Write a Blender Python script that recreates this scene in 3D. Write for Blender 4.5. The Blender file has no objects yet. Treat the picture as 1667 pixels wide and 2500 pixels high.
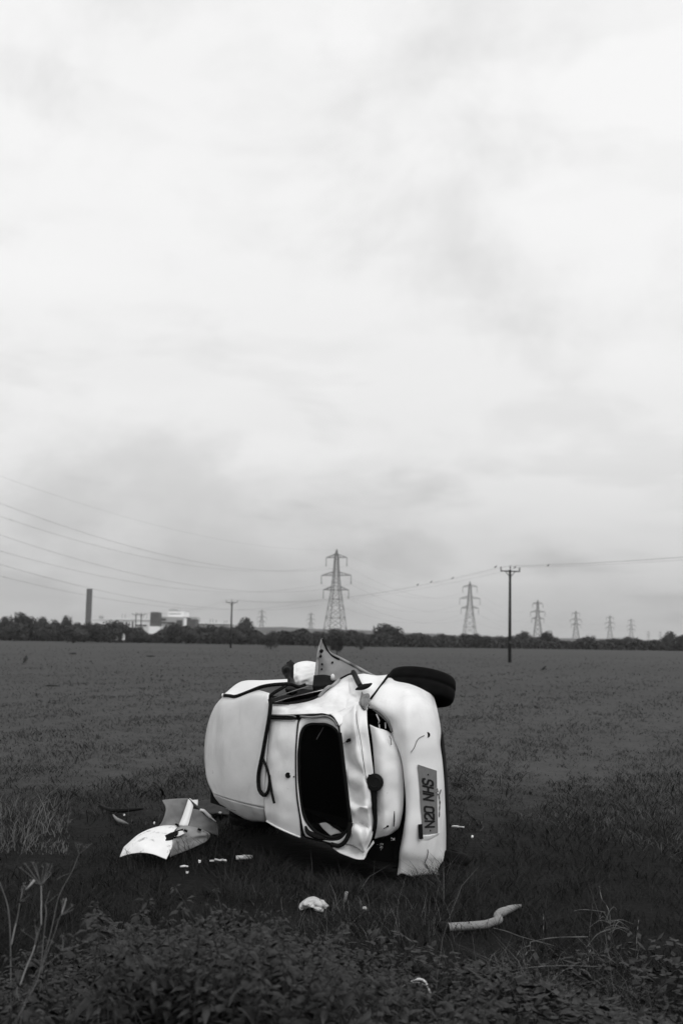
import bpy, math, random
import numpy as np
from mathutils import Vector, Matrix
R = math.radians
random.seed(7); rng = np.random.default_rng(7)
sc = bpy.context.scene
COL = sc.collection

# ------------------------------------------------------------------ camera
H = 1.82                 # eye height
F = 2778.0               # focal length in photo pixels (40 mm on a 36 mm tall frame)
PITCH, ROLL = 6.29, 1.0
cam = bpy.data.cameras.new('camera'); co = bpy.data.objects.new('camera', cam); COL.objects.link(co)
p_, r_ = R(PITCH), R(ROLL)
fw = Vector((0, math.cos(p_), math.sin(p_))); rt0 = Vector((1, 0, 0)); up0 = Vector((0, -math.sin(p_), math.cos(p_)))
rt = rt0*math.cos(r_) + up0*math.sin(r_); up = -rt0*math.sin(r_) + up0*math.cos(r_)
co.matrix_world = Matrix(((rt.x, up.x, -fw.x, 0), (rt.y, up.y, -fw.y, 0), (rt.z, up.z, -fw.z, H), (0, 0, 0, 1)))
cam.sensor_fit = 'VERTICAL'; cam.sensor_height = 36; cam.sensor_width = 24; cam.lens = 40
cam.clip_start = 0.1; cam.clip_end = 12000
cam.dof.use_dof = True; cam.dof.focus_distance = 8.9; cam.dof.aperture_fstop = 2.4
sc.camera = co

# ------------------------------------------------------------------ sky, sun, exposure
SUN_EL, SUN_AZ = 46, 150          # azimuth clockwise from the view direction: behind the camera, to the right
w = bpy.data.worlds.new('World'); sc.world = w; w.use_nodes = True
nt = w.node_tree; nt.nodes.clear(); N = nt.nodes.new; L = nt.links.new
def math_n(op, a=None, b=None, c=None):
    n = N('ShaderNodeMath'); n.operation = op
    for i, v in enumerate((a, b, c)):
        if v is None: continue
        if isinstance(v, (int, float)): n.inputs[i].default_value = v
        else: L(v, n.inputs[i])
    return n.outputs[0]
out = N('ShaderNodeOutputWorld'); bg = N('ShaderNodeBackground'); L(bg.outputs[0], out.inputs[0])
sky = N('ShaderNodeTexSky'); sky.sky_type = 'NISHITA'; sky.sun_disc = False
sky.sun_elevation = R(SUN_EL); sky.sun_rotation = R(SUN_AZ)
bw = N('ShaderNodeRGBToBW'); L(sky.outputs[0], bw.inputs[0])
tc = N('ShaderNodeTexCoord'); sx = N('ShaderNodeSeparateXYZ'); L(tc.outputs['Generated'], sx.inputs[0])
z = math_n('MAXIMUM', sx.outputs[2], 0.0)
den = math_n('ADD', z, 0.11)
cx = N('ShaderNodeCombineXYZ'); L(math_n('DIVIDE', sx.outputs[0], den), cx.inputs[0]); L(math_n('DIVIDE', sx.outputs[1], den), cx.inputs[1])
def noise_w(scale, detail, rough, off, dist=0.0):
    mp = N('ShaderNodeMapping'); mp.inputs['Location'].default_value = off; L(cx.outputs[0], mp.inputs[0])
    n = N('ShaderNodeTexNoise'); n.inputs['Scale'].default_value = scale; n.inputs['Detail'].default_value = detail
    n.inputs['Roughness'].default_value = rough; n.inputs['Distortion'].default_value = dist
    L(mp.outputs[0], n.inputs['Vector']); return n.outputs[0]
c1 = noise_w(0.8, 5, 0.52, (3.1, 1.7, 0), 0.25); c2 = noise_w(1.9, 3, 0.5, (7.4, 4.2, 3), 0.3)
cl = math_n('ADD', math_n('MULTIPLY', c1, 0.62), math_n('MULTIPLY', c2, 0.38))
mr = N('ShaderNodeMapRange'); mr.interpolation_type = 'SMOOTHSTEP'
mr.inputs['From Min'].default_value = 0.36; mr.inputs['From Max'].default_value = 0.60
L(cl, mr.inputs['Value'])
el = N('ShaderNodeValToRGB'); L(z, el.inputs[0])      # brightness of the cloud deck against height above the horizon
er = el.color_ramp; er.elements[0].position = 0.0; er.elements[0].color = (.46,)*3+(1,)
er.elements[1].position = 1.0; er.elements[1].color = (.94,)*3+(1,)
for pos, v in ((.02, .50), (.05, .585), (.09, .675), (.16, .815), (.30, .89), (.45, .905)):
    e = er.elements.new(pos); e.color = (v, v, v, 1)
bwe = N('ShaderNodeRGBToBW'); L(el.outputs[0], bwe.inputs[0])
lowmix = N('ShaderNodeMapRange'); lowmix.inputs['From Min'].default_value = 0.05; lowmix.inputs['From Max'].default_value = 0.36
lowmix.inputs['To Min'].default_value = 0.185; lowmix.inputs['To Max'].default_value = 0.13; L(z, lowmix.inputs['Value'])
azm = N('ShaderNodeMath'); azm.operation = 'ARCTAN2'; L(sx.outputs[0], azm.inputs[0]); L(sx.outputs[1], azm.inputs[1])
cx2 = N('ShaderNodeCombineXYZ'); L(math_n('MULTIPLY', azm.outputs[0], 5.0), cx2.inputs[0]); L(math_n('MULTIPLY', z, 15.0), cx2.inputs[1])
n3 = N('ShaderNodeTexNoise'); n3.inputs['Scale'].default_value = 1.0; n3.inputs['Detail'].default_value = 4; n3.inputs['Roughness'].default_value = .5; n3.inputs['Distortion'].default_value = .3
mp3 = N('ShaderNodeMapping'); mp3.inputs['Location'].default_value = (2.3, 5.1, 0); L(cx2.outputs[0], mp3.inputs[0]); L(mp3.outputs[0], n3.inputs['Vector'])
mr3 = N('ShaderNodeMapRange'); mr3.interpolation_type = 'SMOOTHSTEP'; mr3.inputs['From Min'].default_value = .51; mr3.inputs['From Max'].default_value = .63; L(n3.outputs[0], mr3.inputs['Value'])
puff = N('ShaderNodeMapRange'); puff.inputs['From Min'].default_value = .06; puff.inputs['From Max'].default_value = .28; puff.inputs['To Min'].default_value = .80; puff.inputs['To Max'].default_value = .25; L(z, puff.inputs['Value'])
cx4 = N('ShaderNodeCombineXYZ'); L(math_n('MULTIPLY', azm.outputs[0], 3.6), cx4.inputs[0]); L(math_n('MULTIPLY', z, 4.9), cx4.inputs[1])
n4 = N('ShaderNodeTexNoise'); n4.inputs['Scale'].default_value = 1.25; n4.inputs['Detail'].default_value = 7; n4.inputs['Roughness'].default_value = .56; n4.inputs['Distortion'].default_value = .25
mp4 = N('ShaderNodeMapping'); mp4.inputs['Location'].default_value = (4.7, 1.62, 2.0); L(cx4.outputs[0], mp4.inputs[0]); L(mp4.outputs[0], n4.inputs['Vector'])
mr4 = N('ShaderNodeMapRange'); mr4.interpolation_type = 'SMOOTHSTEP'; mr4.inputs['From Min'].default_value = .47; mr4.inputs['From Max'].default_value = .72; L(n4.outputs[0], mr4.inputs['Value'])
dark = math_n('ADD', math_n('ADD', math_n('MULTIPLY', math_n('SUBTRACT', 1.0, mr.outputs[0]), .28), math_n('MULTIPLY', mr3.outputs[0], puff.outputs[0])), math_n('MULTIPLY', mr4.outputs[0], 1.15))
fac = math_n('SUBTRACT', 1.035, math_n('MULTIPLY', dark, lowmix.outputs[0]))
cloud = math_n('MULTIPLY', bwe.outputs[0], fac)
veil = math_n('MULTIPLY', bw.outputs[0], 0.004)          # the little of the clear sky that comes through
# the Background keeps the usual strength; the cloud deck is scaled to it
tot = math_n('MULTIPLY', math_n('ADD', cloud, veil), 10.0)
L(tot, bg.inputs[0]); bg.inputs[1].default_value = 0.1
sl = bpy.data.lights.new('sun', 'SUN'); so = bpy.data.objects.new('sun', sl); COL.objects.link(so)
sl.energy = 1.3; sl.angle = R(45); sl.color = (1, 1, 1)
az = R(SUN_AZ); elv = R(SUN_EL)
sd = Vector((math.sin(az)*math.cos(elv), math.cos(az)*math.cos(elv), math.sin(elv)))
so.rotation_euler = sd.to_track_quat('Z', 'Y').to_euler(); so.location = (0, 0, 60)
sc.view_settings.view_transform = 'Standard'; sc.view_settings.look = 'None'
sc.view_settings.exposure = 0; sc.view_settings.gamma = 1; sc.view_settings.use_curve_mapping = False

# ------------------------------------------------------------------ measuring helpers
def ray(px, py): return fw + rt*((px-833.5)/F) + up*((1250-py)/F)
def at_y(px, py, Y):
    d = ray(px, py); t = Y/d.y; return Vector((d.x*t, Y, H + d.z*t))
def ground(px, py, zz=0.0):
    d = ray(px, py); t = (zz-H)/d.z; return Vector((d.x*t, d.y*t, zz))

# ------------------------------------------------------------------ materials
def mat(name, col, rough=0.7, var=0.0, scale=8.0, spec=0.3, metal=0.0, bump=0.0, bscale=60.0, dirt=None, film=None):
    m = bpy.data.materials.new(name); m.use_nodes = True; t = m.node_tree; b = t.nodes['Principled BSDF']
    b.inputs['Roughness'].default_value = rough; b.inputs['Metallic'].default_value = metal
    b.inputs['Specular IOR Level'].default_value = spec
    b.inputs['Base Color'].default_value = (col, col, col, 1)
    if var or dirt or bump:
        tcn = t.nodes.new('ShaderNodeTexCoord')
    src = None
    if var:
        n = t.nodes.new('ShaderNodeTexNoise'); n.inputs['Scale'].default_value = scale; n.inputs['Detail'].default_value = 6
        t.links.new(tcn.outputs['Object'], n.inputs['Vector'])
        rp = t.nodes.new('ShaderNodeValToRGB'); t.links.new(n.outputs[0], rp.inputs[0])
        a, c = max(0, col*(1-var)), col*(1+var)
        rp.color_ramp.elements[0].position = .3; rp.color_ramp.elements[0].color = (a, a, a, 1)
        rp.color_ramp.elements[1].position = .7; rp.color_ramp.elements[1].color = (c, c, c, 1)
        src = rp.outputs[0]; t.links.new(src, b.inputs['Base Color'])
    if dirt:                                  # (threshold, tone, scale): specks and smears of mud with a shape of their own
        th, tone, dsc = dirt
        n2 = t.nodes.new('ShaderNodeTexNoise'); n2.inputs['Scale'].default_value = dsc; n2.inputs['Detail'].default_value = 8
        n2.inputs['Roughness'].default_value = .65
        t.links.new(tcn.outputs['Object'], n2.inputs['Vector'])
        mr2 = t.nodes.new('ShaderNodeMapRange'); mr2.inputs['From Min'].default_value = th; mr2.inputs['From Max'].default_value = th+.1
        mr2.inputs['To Max'].default_value = .75
        t.links.new(n2.outputs[0], mr2.inputs['Value'])
        mx = t.nodes.new('ShaderNodeMix'); mx.data_type = 'RGBA'
        t.links.new(mr2.outputs[0], mx.inputs[0])
        if src: t.links.new(src, mx.inputs[6])
        else: mx.inputs[6].default_value = (col, col, col, 1)
        mx.inputs[7].default_value = (tone, tone, tone, 1)
        t.links.new(mx.outputs[2], b.inputs['Base Color'])
    if film:                                  # (threshold, tone, scale, amount): dried muddy film in drifts
        th, tone, dsc, am = film
        mpf = t.nodes.new('ShaderNodeMapping'); mpf.inputs['Scale'].default_value = (1, 1, .45); mpf.inputs['Location'].default_value = (2, 5, 1); t.links.new(tcn.outputs['Object'], mpf.inputs[0])
        n5 = t.nodes.new('ShaderNodeTexNoise'); n5.inputs['Scale'].default_value = dsc; n5.inputs['Detail'].default_value = 7; n5.inputs['Roughness'].default_value = .62; n5.inputs['Distortion'].default_value = .5
        t.links.new(mpf.outputs[0], n5.inputs['Vector'])
        m5 = t.nodes.new('ShaderNodeMapRange'); m5.inputs['From Min'].default_value = th; m5.inputs['From Max'].default_value = th+.22; m5.inputs['To Max'].default_value = am
        t.links.new(n5.outputs[0], m5.inputs['Value'])
        prev = b.inputs['Base Color'].links[0].from_socket
        mx5 = t.nodes.new('ShaderNodeMix'); mx5.data_type = 'RGBA'; t.links.new(m5.outputs[0], mx5.inputs[0]); t.links.new(prev, mx5.inputs[6]); mx5.inputs[7].default_value = (tone, tone, tone, 1)
        t.links.new(mx5.outputs[2], b.inputs['Base Color'])
    if bump:
        n3 = t.nodes.new('ShaderNodeTexNoise'); n3.inputs['Scale'].default_value = bscale; n3.inputs['Detail'].default_value = 4
        t.links.new(tcn.outputs['Object'], n3.inputs['Vector'])
        bp = t.nodes.new('ShaderNodeBump'); bp.inputs['Strength'].default_value = bump; bp.inputs['Distance'].default_value = .02
        t.links.new(n3.outputs[0], bp.inputs['Height']); t.links.new(bp.outputs[0], b.inputs['Normal'])
    return m
M = {
 'paint': mat('white_car_paint', .80, .32, .05, 3, spec=.45, bump=.22, bscale=5.5, dirt=(.67, .20, 11), film=(.49, .30, 2.6, .48)),
 'paint_dirty': mat('muddy_white_paint', .62, .45, .10, 6, bump=.3, bscale=8, dirt=(.62, .14, 9), film=(.50, .26, 4, .45)),
 'wing_paint': mat('scratched_wing_paint', .80, .4, .08, 6, bump=.3, bscale=9, dirt=(.555, .12, 9)),
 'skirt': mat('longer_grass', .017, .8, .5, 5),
 'lining_shade': mat('black_lining_shade', .008, .9, spec=.05),  # near-black tone puts the shade of hollows, gaps and panel backs into colour
 'rubber': mat('black_rubber', .005, .75, .3, 20, spec=.12),
 'tyre': mat('tyre_rubber', .005, .9, .3, 14, spec=.08),
 'plastic': mat('black_plastic', .006, .65, .2, 10, spec=.12),
 'bare': mat('grey_metal_and_shade', .25, .6, .25, 7, dirt=(.53, .05, 11)),
 'inner_grey': mat('grey_inner_panel', .19, .7, .2, 9, dirt=(.58, .10, 10)),
 'seal_grey': mat('grey_seal', .16, .5, .3, 25),
 'glass_bits': mat('pale_glass_fragments', .55, .2, .3, 30, spec=.5),
 'plate': mat('number_plate_yellow', .17, .45, .10, 30, dirt=(.66, .07, 16)),
 'ink': mat('number_plate_black', .008, .5),
 'steel': mat('dull_steel', .12, .5, .2, 12, metal=.4),
 'pipe': mat('pale_pipe', .21, .6, .2, 6, dirt=(.62, .07, 6)),
 'bag': mat('white_crumpled_plastic', .50, .45, .12, 20),
 'scrap': mat('white_plastic_scrap', .68, .5, .12, 30),
 'galv': mat('galvanised_lattice', .10, .7),
 'wire': mat('power_wire', .17, .6),
 'insul': mat('insulator', .12, .5),
 'wood': mat('creosoted_wood', .014, .85, .3, 3),
 'bird': mat('black_feathers', .012, .8),
 'leaf': mat('hedge_leaf', .040, .8, .5, .22),
 'leaf_b': mat('dark_leaf', .026, .8, .45, .3),
 'bark': mat('bark', .03, .9),
 'conc': mat('grey_chimney_concrete', .075, .8, .12, .3),
 'bwhite': mat('white_cladding', .85, .6, .06, .1),
 'bgrey': mat('pale_grey_cladding', .36, .6, .08, .1),
 'bdark': mat('dark_cladding', .055, .6, .1, .2),
 'bglass': mat('dark_window', .04, .2),
 'soil': mat('dark_soil', .012, .95, .4, 9, bump=.8, bscale=30),
 'nettle': mat('nettle_leaf', .0195, .6, .95, 22.0, spec=.25),
 'grass_near': mat('rank_grass', .0085, .8, .55, 3),
 'grass_mid': mat('pasture_grass', .046, .8, .6, 2.2),
 'grass_pale': mat('pale_dry_grass', .10, .8, .3, 3),
 'stalk': mat('dry_stalk', .125, .7, .3, 12),
 'stalk_pale': mat('pale_dry_stalk', .30, .7, .2, 12),
}

# ------------------------------------------------------------------ mesh helpers
class MB:
    def __init__(s): s.v = []; s.f = []; s.mi = []
    def add(s, vs, fs, mi=0):
        o = len(s.v); s.v += [tuple(v) for v in vs]; s.f += [tuple(i+o for i in f) for f in fs]; s.mi += [mi]*len(fs)
    def box(s, c, size, rot=None, mi=0):
        c = Vector(c); hx, hy, hz = (a/2 for a in size)
        vs = [Vector((x, y, zz)) for x in (-hx, hx) for y in (-hy, hy) for zz in (-hz, hz)]
        if rot is not None: vs = [rot @ v for v in vs]
        s.add([c+v for v in vs], [(0,1,3,2),(4,6,7,5),(0,4,5,1),(2,3,7,6),(0,2,6,4),(1,5,7,3)], mi)
    def bar(s, a, b, wd, mi=0, n=4):
        s.tube([a, b], wd/2, n, mi)
    def tube(s, pts, r, n=8, mi=0, cap=True):
        pts = [Vector(p) for p in pts]; k = len(pts)
        rs = r if isinstance(r, (list, tuple)) else [r]*k
        vs = []; prev = None
        for i, p in enumerate(pts):
            d = (pts[min(i+1, k-1)] - pts[max(i-1, 0)])
            if d.length < 1e-9: d = Vector((0, 0, 1))
            d.normalize()
            if prev is None:
                a = d.orthogonal().normalized()
            else:
                a = prev - d*prev.dot(d)
                a = a.normalized() if a.length > 1e-6 else d.orthogonal().normalized()
            prev = a; b = d.cross(a)
            for j in range(n):
                t = 2*math.pi*j/n + math.pi/n
                vs.append(p + (a*math.cos(t) + b*math.sin(t))*rs[i])
        fs = [(i*n+j, i*n+(j+1) % n, (i+1)*n+(j+1) % n, (i+1)*n+j) for i in range(k-1) for j in range(n)]
        if cap: fs += [tuple(range(n))[::-1], tuple((k-1)*n+j for j in range(n))]
        s.add(vs, fs, mi)
    def lathe(s, prof, n=32, mat4=None, mi=0):      # prof: (radius, height) about local z
        vs = []
        for (r, hgt) in prof:
            for j in range(n):
                t = 2*math.pi*j/n; v = Vector((r*math.cos(t), r*math.sin(t), hgt)); vs.append(mat4 @ v if mat4 else v)
        k = len(prof)
        s.add(vs, [(i*n+j, i*n+(j+1) % n, (i+1)*n+(j+1) % n, (i+1)*n+j) for i in range(k-1) for j in range(n)], mi)
    def build(s, name, mats, parent=None, smooth=False, origin=None):
        if not isinstance(mats, (list, tuple)): mats = [mats]
        me = bpy.data.meshes.new(name)
        o_ = Vector(origin) if origin is not None else Vector((0, 0, 0))
        me.from_pydata([tuple(Vector(v)-o_) for v in s.v], [], s.f)
        for m in mats: me.materials.append(m)
        if len(mats) > 1: me.polygons.foreach_set('material_index', s.mi)
        if smooth: me.polygons.foreach_set('use_smooth', [True]*len(me.polygons))
        ob = bpy.data.objects.new(name, me); COL.objects.link(ob); ob.location = o_
        if parent is not None: put(ob, parent)
        return ob
def put(o, parent):
    o.parent = parent
    m = Matrix.Identity(4); q = parent
    chain = []
    while q is not None: chain.append(q); q = q.parent
    for q in reversed(chain): m = m @ q.matrix_parent_inverse @ q.matrix_basis
    o.matrix_parent_inverse = m.inverted()
def npmesh(name, verts, faces, m, parent=None, smooth=False):
    me = bpy.data.meshes.new(name); nv, (nf, k) = len(verts), faces.shape
    me.vertices.add(nv); me.vertices.foreach_set('co', np.asarray(verts, np.float32).ravel())
    me.loops.add(nf*k); me.loops.foreach_set('vertex_index', faces.ravel().astype(np.int32))
    me.polygons.add(nf); me.polygons.foreach_set('loop_start', np.arange(0, nf*k, k, dtype=np.int32))
    if smooth: me.polygons.foreach_set('use_smooth', np.ones(nf, bool))
    me.update(calc_edges=True); me.materials.append(m)
    o = bpy.data.objects.new(name, me); COL.objects.link(o)
    if parent is not None: put(o, parent)
    return o
def thing(name, label, cat, loc=(0, 0, 0), group=None):
    o = bpy.data.objects.new(name, None); COL.objects.link(o); o.location = loc; o.empty_display_size = .1
    return tag(o, label, cat, group)
def tag(o, label, cat, group=None):
    o['label'] = label; o['category'] = cat
    if group: o['group'] = group
    return o
def kind(o, k): o['kind'] = k; return o
def children(o): return [c for c in COL.objects if c.parent == o]
def copy_tree(o, parent=None):
    c = o.copy(); COL.objects.link(c)
    if parent is not None: c.parent = parent
    for ch in o.children: copy_tree(ch, c)
    return c
def cr(P, n):                                        # Catmull-Rom through rows of control values
    P = np.asarray(P, float)
    if len(P) == 2: P = np.stack([P[0], (P[0]+P[1])/2, P[1]])
    k = len(P); E = np.concatenate([[2*P[0]-P[1]], P, [2*P[-1]-P[-2]]]); res = []
    ts = np.linspace(0, k-1, n)
    for t in ts:
        i = min(int(t), k-2); u = t-i; a, b, c, d = E[i], E[i+1], E[i+2], E[i+3]
        res.append(.5*(2*b + (c-a)*u + (2*a-5*b+4*c-d)*u*u + (3*b-a-3*c+d)*u**3))
    return np.array(res)
def vnoise(p, s):                                    # smooth pseudo noise for dents
    x, y, zz = p.x*s, p.y*s, p.z*s
    return (math.sin(x*1.7+zz*2.3+1.1)*math.sin(zz*1.9-y*1.3+.4) + math.sin(x*3.1-zz*2.9+2)*math.sin(zz*4.1+y*2.2)*.5)/1.5

# ------------------------------------------------------------------ ground, hill
def ground_material(name):
    m = bpy.data.materials.new(name); m.use_nodes = True; t = m.node_tree; b = t.nodes['Principled BSDF']
    b.inputs['Roughness'].default_value = .95; b.inputs['Specular IOR Level'].default_value = .1
    g = t.nodes.new('ShaderNodeNewGeometry')
    def nz(scale, det, stretch=(1, 1, 1), rough=.6):
        mp = t.nodes.new('ShaderNodeMapping'); mp.inputs['Scale'].default_value = stretch; t.links.new(g.outputs['Position'], mp.inputs[0])
        n = t.nodes.new('ShaderNodeTexNoise'); n.inputs['Scale'].default_value = scale; n.inputs['Detail'].default_value = det
        n.inputs['Roughness'].default_value = rough
        t.links.new(mp.outputs[0], n.inputs['Vector']); return n.outputs[0]
    def mth(op, a, b_):
        n = t.nodes.new('ShaderNodeMath'); n.operation = op
        for i, v in enumerate((a, b_)):
            if isinstance(v, (int, float)): n.inputs[i].default_value = v
            else: t.links.new(v, n.inputs[i])
        return n.outputs[0]
    a = nz(.05, 4, (.5, 1, 1)); c = nz(1.6, 5, (1, 1, 1)); d = nz(9, 3)
    v = mth('ADD', mth('ADD', mth('MULTIPLY', a, .35), mth('MULTIPLY', c, .4)), mth('MULTIPLY', d, .25))
    rp = t.nodes.new('ShaderNodeValToRGB'); t.links.new(v, rp.inputs[0])
    def ramp(lo, hi):
        rp = t.nodes.new('ShaderNodeValToRGB'); t.links.new(v, rp.inputs[0])
        rp.color_ramp.elements[0].position = .36; rp.color_ramp.elements[0].color = (lo, lo, lo, 1)
        rp.color_ramp.elements[1].position = .64; rp.color_ramp.elements[1].color = (hi, hi, hi, 1)
        return rp.outputs[0]
    turf, earth = ramp(.036, .066), ramp(.0025, .008)
    # trodden, churned earth round the wreck and along the weedy edge: an uneven patch whose dark tone also paints in vignette falloff
    sp = t.nodes.new('ShaderNodeSeparateXYZ'); t.links.new(g.outputs['Position'], sp.inputs[0])
    e1 = mth('POWER', mth('ABSOLUTE', mth('DIVIDE', mth('SUBTRACT', sp.outputs[0], -.3), 9.5), 0), 2.0)
    e2 = mth('POWER', mth('ABSOLUTE', mth('DIVIDE', mth('SUBTRACT', sp.outputs[1], 5.0), 8.2), 0), 2.0)
    rr = mth('SQRT', mth('ADD', e1, e2), 0)
    wob = mth('ADD', mth('MULTIPLY', mth('SUBTRACT', nz(.55, 4), .5), .55), mth('MULTIPLY', mth('SUBTRACT', nz(3.0, 4), .5), .35))
    mr_ = t.nodes.new('ShaderNodeMapRange'); mr_.interpolation_type = 'SMOOTHSTEP'; mr_.inputs['From Min'].default_value = .66; mr_.inputs['From Max'].default_value = 1.5
    t.links.new(mth('ADD', rr, wob), mr_.inputs['Value'])
    mx = t.nodes.new('ShaderNodeMix'); mx.data_type = 'RGBA'; t.links.new(mr_.outputs[0], mx.inputs[0]); t.links.new(earth, mx.inputs[6]); t.links.new(turf, mx.inputs[7])
    t.links.new(mx.outputs[2], b.inputs['Base Color'])
    bp = t.nodes.new('ShaderNodeBump'); bp.inputs['Strength'].default_value = .6; bp.inputs['Distance'].default_value = .08
    t.links.new(v, bp.inputs['Height']); t.links.new(bp.outputs[0], b.inputs['Normal'])
    return m
GM = ground_material('pasture')
xs = np.concatenate([np.linspace(-9000, -60, 14), np.linspace(-40, 40, 41), np.linspace(60, 9000, 14)])
ys = np.concatenate([np.linspace(-300, 0, 5), np.linspace(2, 60, 60), np.linspace(75, 300, 12), np.linspace(500, 9000, 12)])
gx, gy = np.meshgrid(xs, ys); 
def relief(x, y):
    far = np.clip((y-11)/8, 0, 1)*np.clip((160-y)/80, 0, 1)
    return far*.05*(np.sin(x*.9+y*.33)*np.sin(y*.71-x*.2))
gv = np.stack([gx, gy, relief(gx, gy)], -1).reshape(-1, 3)
nx, ny = len(xs), len(ys)
gf = np.array([(j*nx+i, j*nx+i+1, (j+1)*nx+i+1, (j+1)*nx+i) for j in range(ny-1) for i in range(nx-1)])
kind(npmesh('field_ground', gv, gf, GM, smooth=True), 'structure')
mb = MB(); hx = np.linspace(-900, 900, 73)
prof = lambda x: 6 + 7.5*math.exp(-((x+95)/150)**2) + 2.2*math.exp(-((x-60)/90)**2) + .5*math.sin(x*.06) + .35*math.sin(x*.15+1)
vs = []
for x in hx: vs += [(x, 1350, 0), (x, 1400, prof(x)*.75), (x, 1500, prof(x)), (x, 1700, 0)]
mb.add(vs, [(i*4+j, (i+1)*4+j, (i+1)*4+j+1, i*4+j+1) for i in range(len(hx)-1) for j in range(3)])
kind(mb.build('hill', mat('wooded_hill', .050, .9, .4, .04), smooth=True), 'structure')

# ------------------------------------------------------------------ far things: chimney, works, pylons, poles, wires
YB = 700.0
def wx(px, Y): return at_y(px, 1556, Y).x
def wz(px, py, Y): return at_y(px, py, Y).z
def pbox(mb, x0, x1, y0, y1, Y, depth, mi=0):        # box from photo columns/rows at distance Y; y1=None: down to the ground
    a, b = wx(x0, Y), wx(x1, Y); t = wz((x0+x1)/2, y0, Y); bt = 0 if y1 is None else wz((x0+x1)/2, y1, Y)
    mb.box(((a+b)/2, Y+depth/2, (t+bt)/2), (b-a, depth, t-bt), mi=mi)
ch = thing('chimney', 'tall grey factory chimney rising above the trees on the left', 'chimney', (wx(214.5, 800), 800, 0))
mb = MB(); top = wz(214, 1439.5, 800)
mb.lathe([(2.15, 0), (2.05, top*.5), (2.0, top)], 24, Matrix.Translation((ch.location.x, 800, 0)))
mb.build('shaft', M['conc'], ch, True)
mb = MB(); mb.lathe([(1.5, top), (2.08, top), (2.08, top+.5), (1.5, top+.5), (1.5, top)], 24, Matrix.Translation((ch.location.x, 800, 0)))
mb.build('rim', M['bdark'], ch)
f1 = thing('factory', 'long low white factory with dark doorway slots beyond the trees', 'factory', (wx(295, YB), YB+20, 0))
mb = MB(); pbox(mb, 226, 300, 1513, None, YB+15, 40); mb.build('wall', M['bwhite'], f1)
mb = MB(); pbox(mb, 283, 366, 1513, None, YB+4, 30); mb.build('wall', M['bwhite'], f1)
mb = MB(); pbox(mb, 224, 302, 1511, 1513.2, YB+14.4, 41.5); pbox(mb, 281, 368, 1510, 1513.2, YB+3.2, 31.5); mb.build('roof', M['bwhite'], f1)
for (a, b, c, d) in ((321, 325, 1517, 1541), (330, 357, 1525, 1528.5), (306, 310, 1519, 1541), (345, 349, 1531, 1541)):
    mb = MB(); pbox(mb, a, b, c, d, YB+3.6, .8); mb.build('doorway', M['bdark'], f1)
for a in (296, 303, 348, 356):
    mb = MB(); pbox(mb, a, a+2, 1499, 1511, YB+20, .6); mb.build('vent_stack', M['bgrey'], f1)
f2 = thing('tower_block', 'dark square tower with pale side walls in the factory group', 'building', (wx(376, YB), YB-12, 0))
mb = MB(); pbox(mb, 365.6, 386, 1495, 1529, YB-14, 12); mb.build('wall', M['bdark'], f2)
mb = MB(); pbox(mb, 363.5, 389, 1529.2, None, YB-16, 16); mb.build('base', M['bwhite'], f2)
mb = MB(); pbox(mb, 366.6, 385, 1493.4, 1494.8, YB-13, 10); mb.build('roof', M['bgrey'], f2)
f3 = thing('stepped_building', 'pale stepped works building with a rounded top step', 'building', (wx(425, YB), YB, 0))
mb = MB(); pbox(mb, 391, 462, 1506, None, YB, 40); mb.build('wall', M['bgrey'], f3)
mb = MB(); pbox(mb, 408, 447, 1493, 1506.2, YB+8, 25); mb.build('upper_storey', M['bwhite'], f3)
mb = MB(); pbox(mb, 411, 425, 1486.5, 1493.2, YB+12, 14); pbox(mb, 425, 432, 1489, 1493.2, YB+12, 14); mb.build('roof', M['bgrey'], f3)
for (a, b, c, d) in ((394, 404, 1510, 1515), (430, 444, 1514, 1530), (394, 424, 1519, 1522), (412, 440, 1498, 1499.5)):
    mb = MB(); pbox(mb, a, b, c, d, YB-.3, .8); mb.build('window', M['bglass'], f3)
f4 = thing('dark_block', 'dark flat roofed block at the right of the pale works', 'building', (wx(469, YB), YB-8, 0))
mb = MB(); pbox(mb, 455, 477, 1511.5, None, YB-10, 14); mb.build('wall', M['bdark'], f4)
mb = MB(); pbox(mb, 447.5, 455, 1508, None, YB-10, 14); mb.build('side_wall', M['bwhite'], f4)
mb = MB(); pbox(mb, 447, 478, 1506.6, 1508, YB-10.5, 15); mb.build('roof', M['bgrey'], f4)
f5 = thing('low_shed', 'long low white shed roof with thin vent stacks', 'building', (wx(520, YB), YB+10, 0))
mb = MB(); pbox(mb, 477.5, 560, 1523, None, YB+10, 30); mb.build('wall', M['bgrey'], f5)
mb = MB(); pbox(mb, 477, 561, 1520.5, 1523, YB+9, 32); mb.build('roof', M['bwhite'], f5)
for a, b in ((486, 1508), (513, 1511), (519, 1511), (527, 1513), (548, 1515), (553, 1515)):
    mb = MB(); x = wx(a, YB+20); mb.lathe([(.45, 0), (.45, wz(a, b, YB+20))], 8, Matrix.Translation((x, YB+20, 0))); mb.build('vent_stack', M['bgrey'], f5)
tk = thing('water_tank', 'small pale tank standing just right of the chimney', 'tank', (wx(245, 760), 760, 0))
mb = MB(); pbox(mb, 240, 250, 1504, 1517, 760, 2.6); mb.build('tank_body', M['bgrey'], tk)
for a in (240.7, 249.3):
    for q in (0, 2.3):
        mb = MB(); mb.box((wx(a, 760), 760+.2+q, wz(245, 1517, 760)/2), (.25, .25, wz(245, 1517, 760)-.02)); mb.build('leg', M['bgrey'], tk)
for a, b in ((242, 243), (247.5, 248.5)):
    mb = MB(); pbox(mb, a, b, 1500, 1504, 760.5, .3); mb.build('vent_pipe', M['bgrey'], tk)
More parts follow.
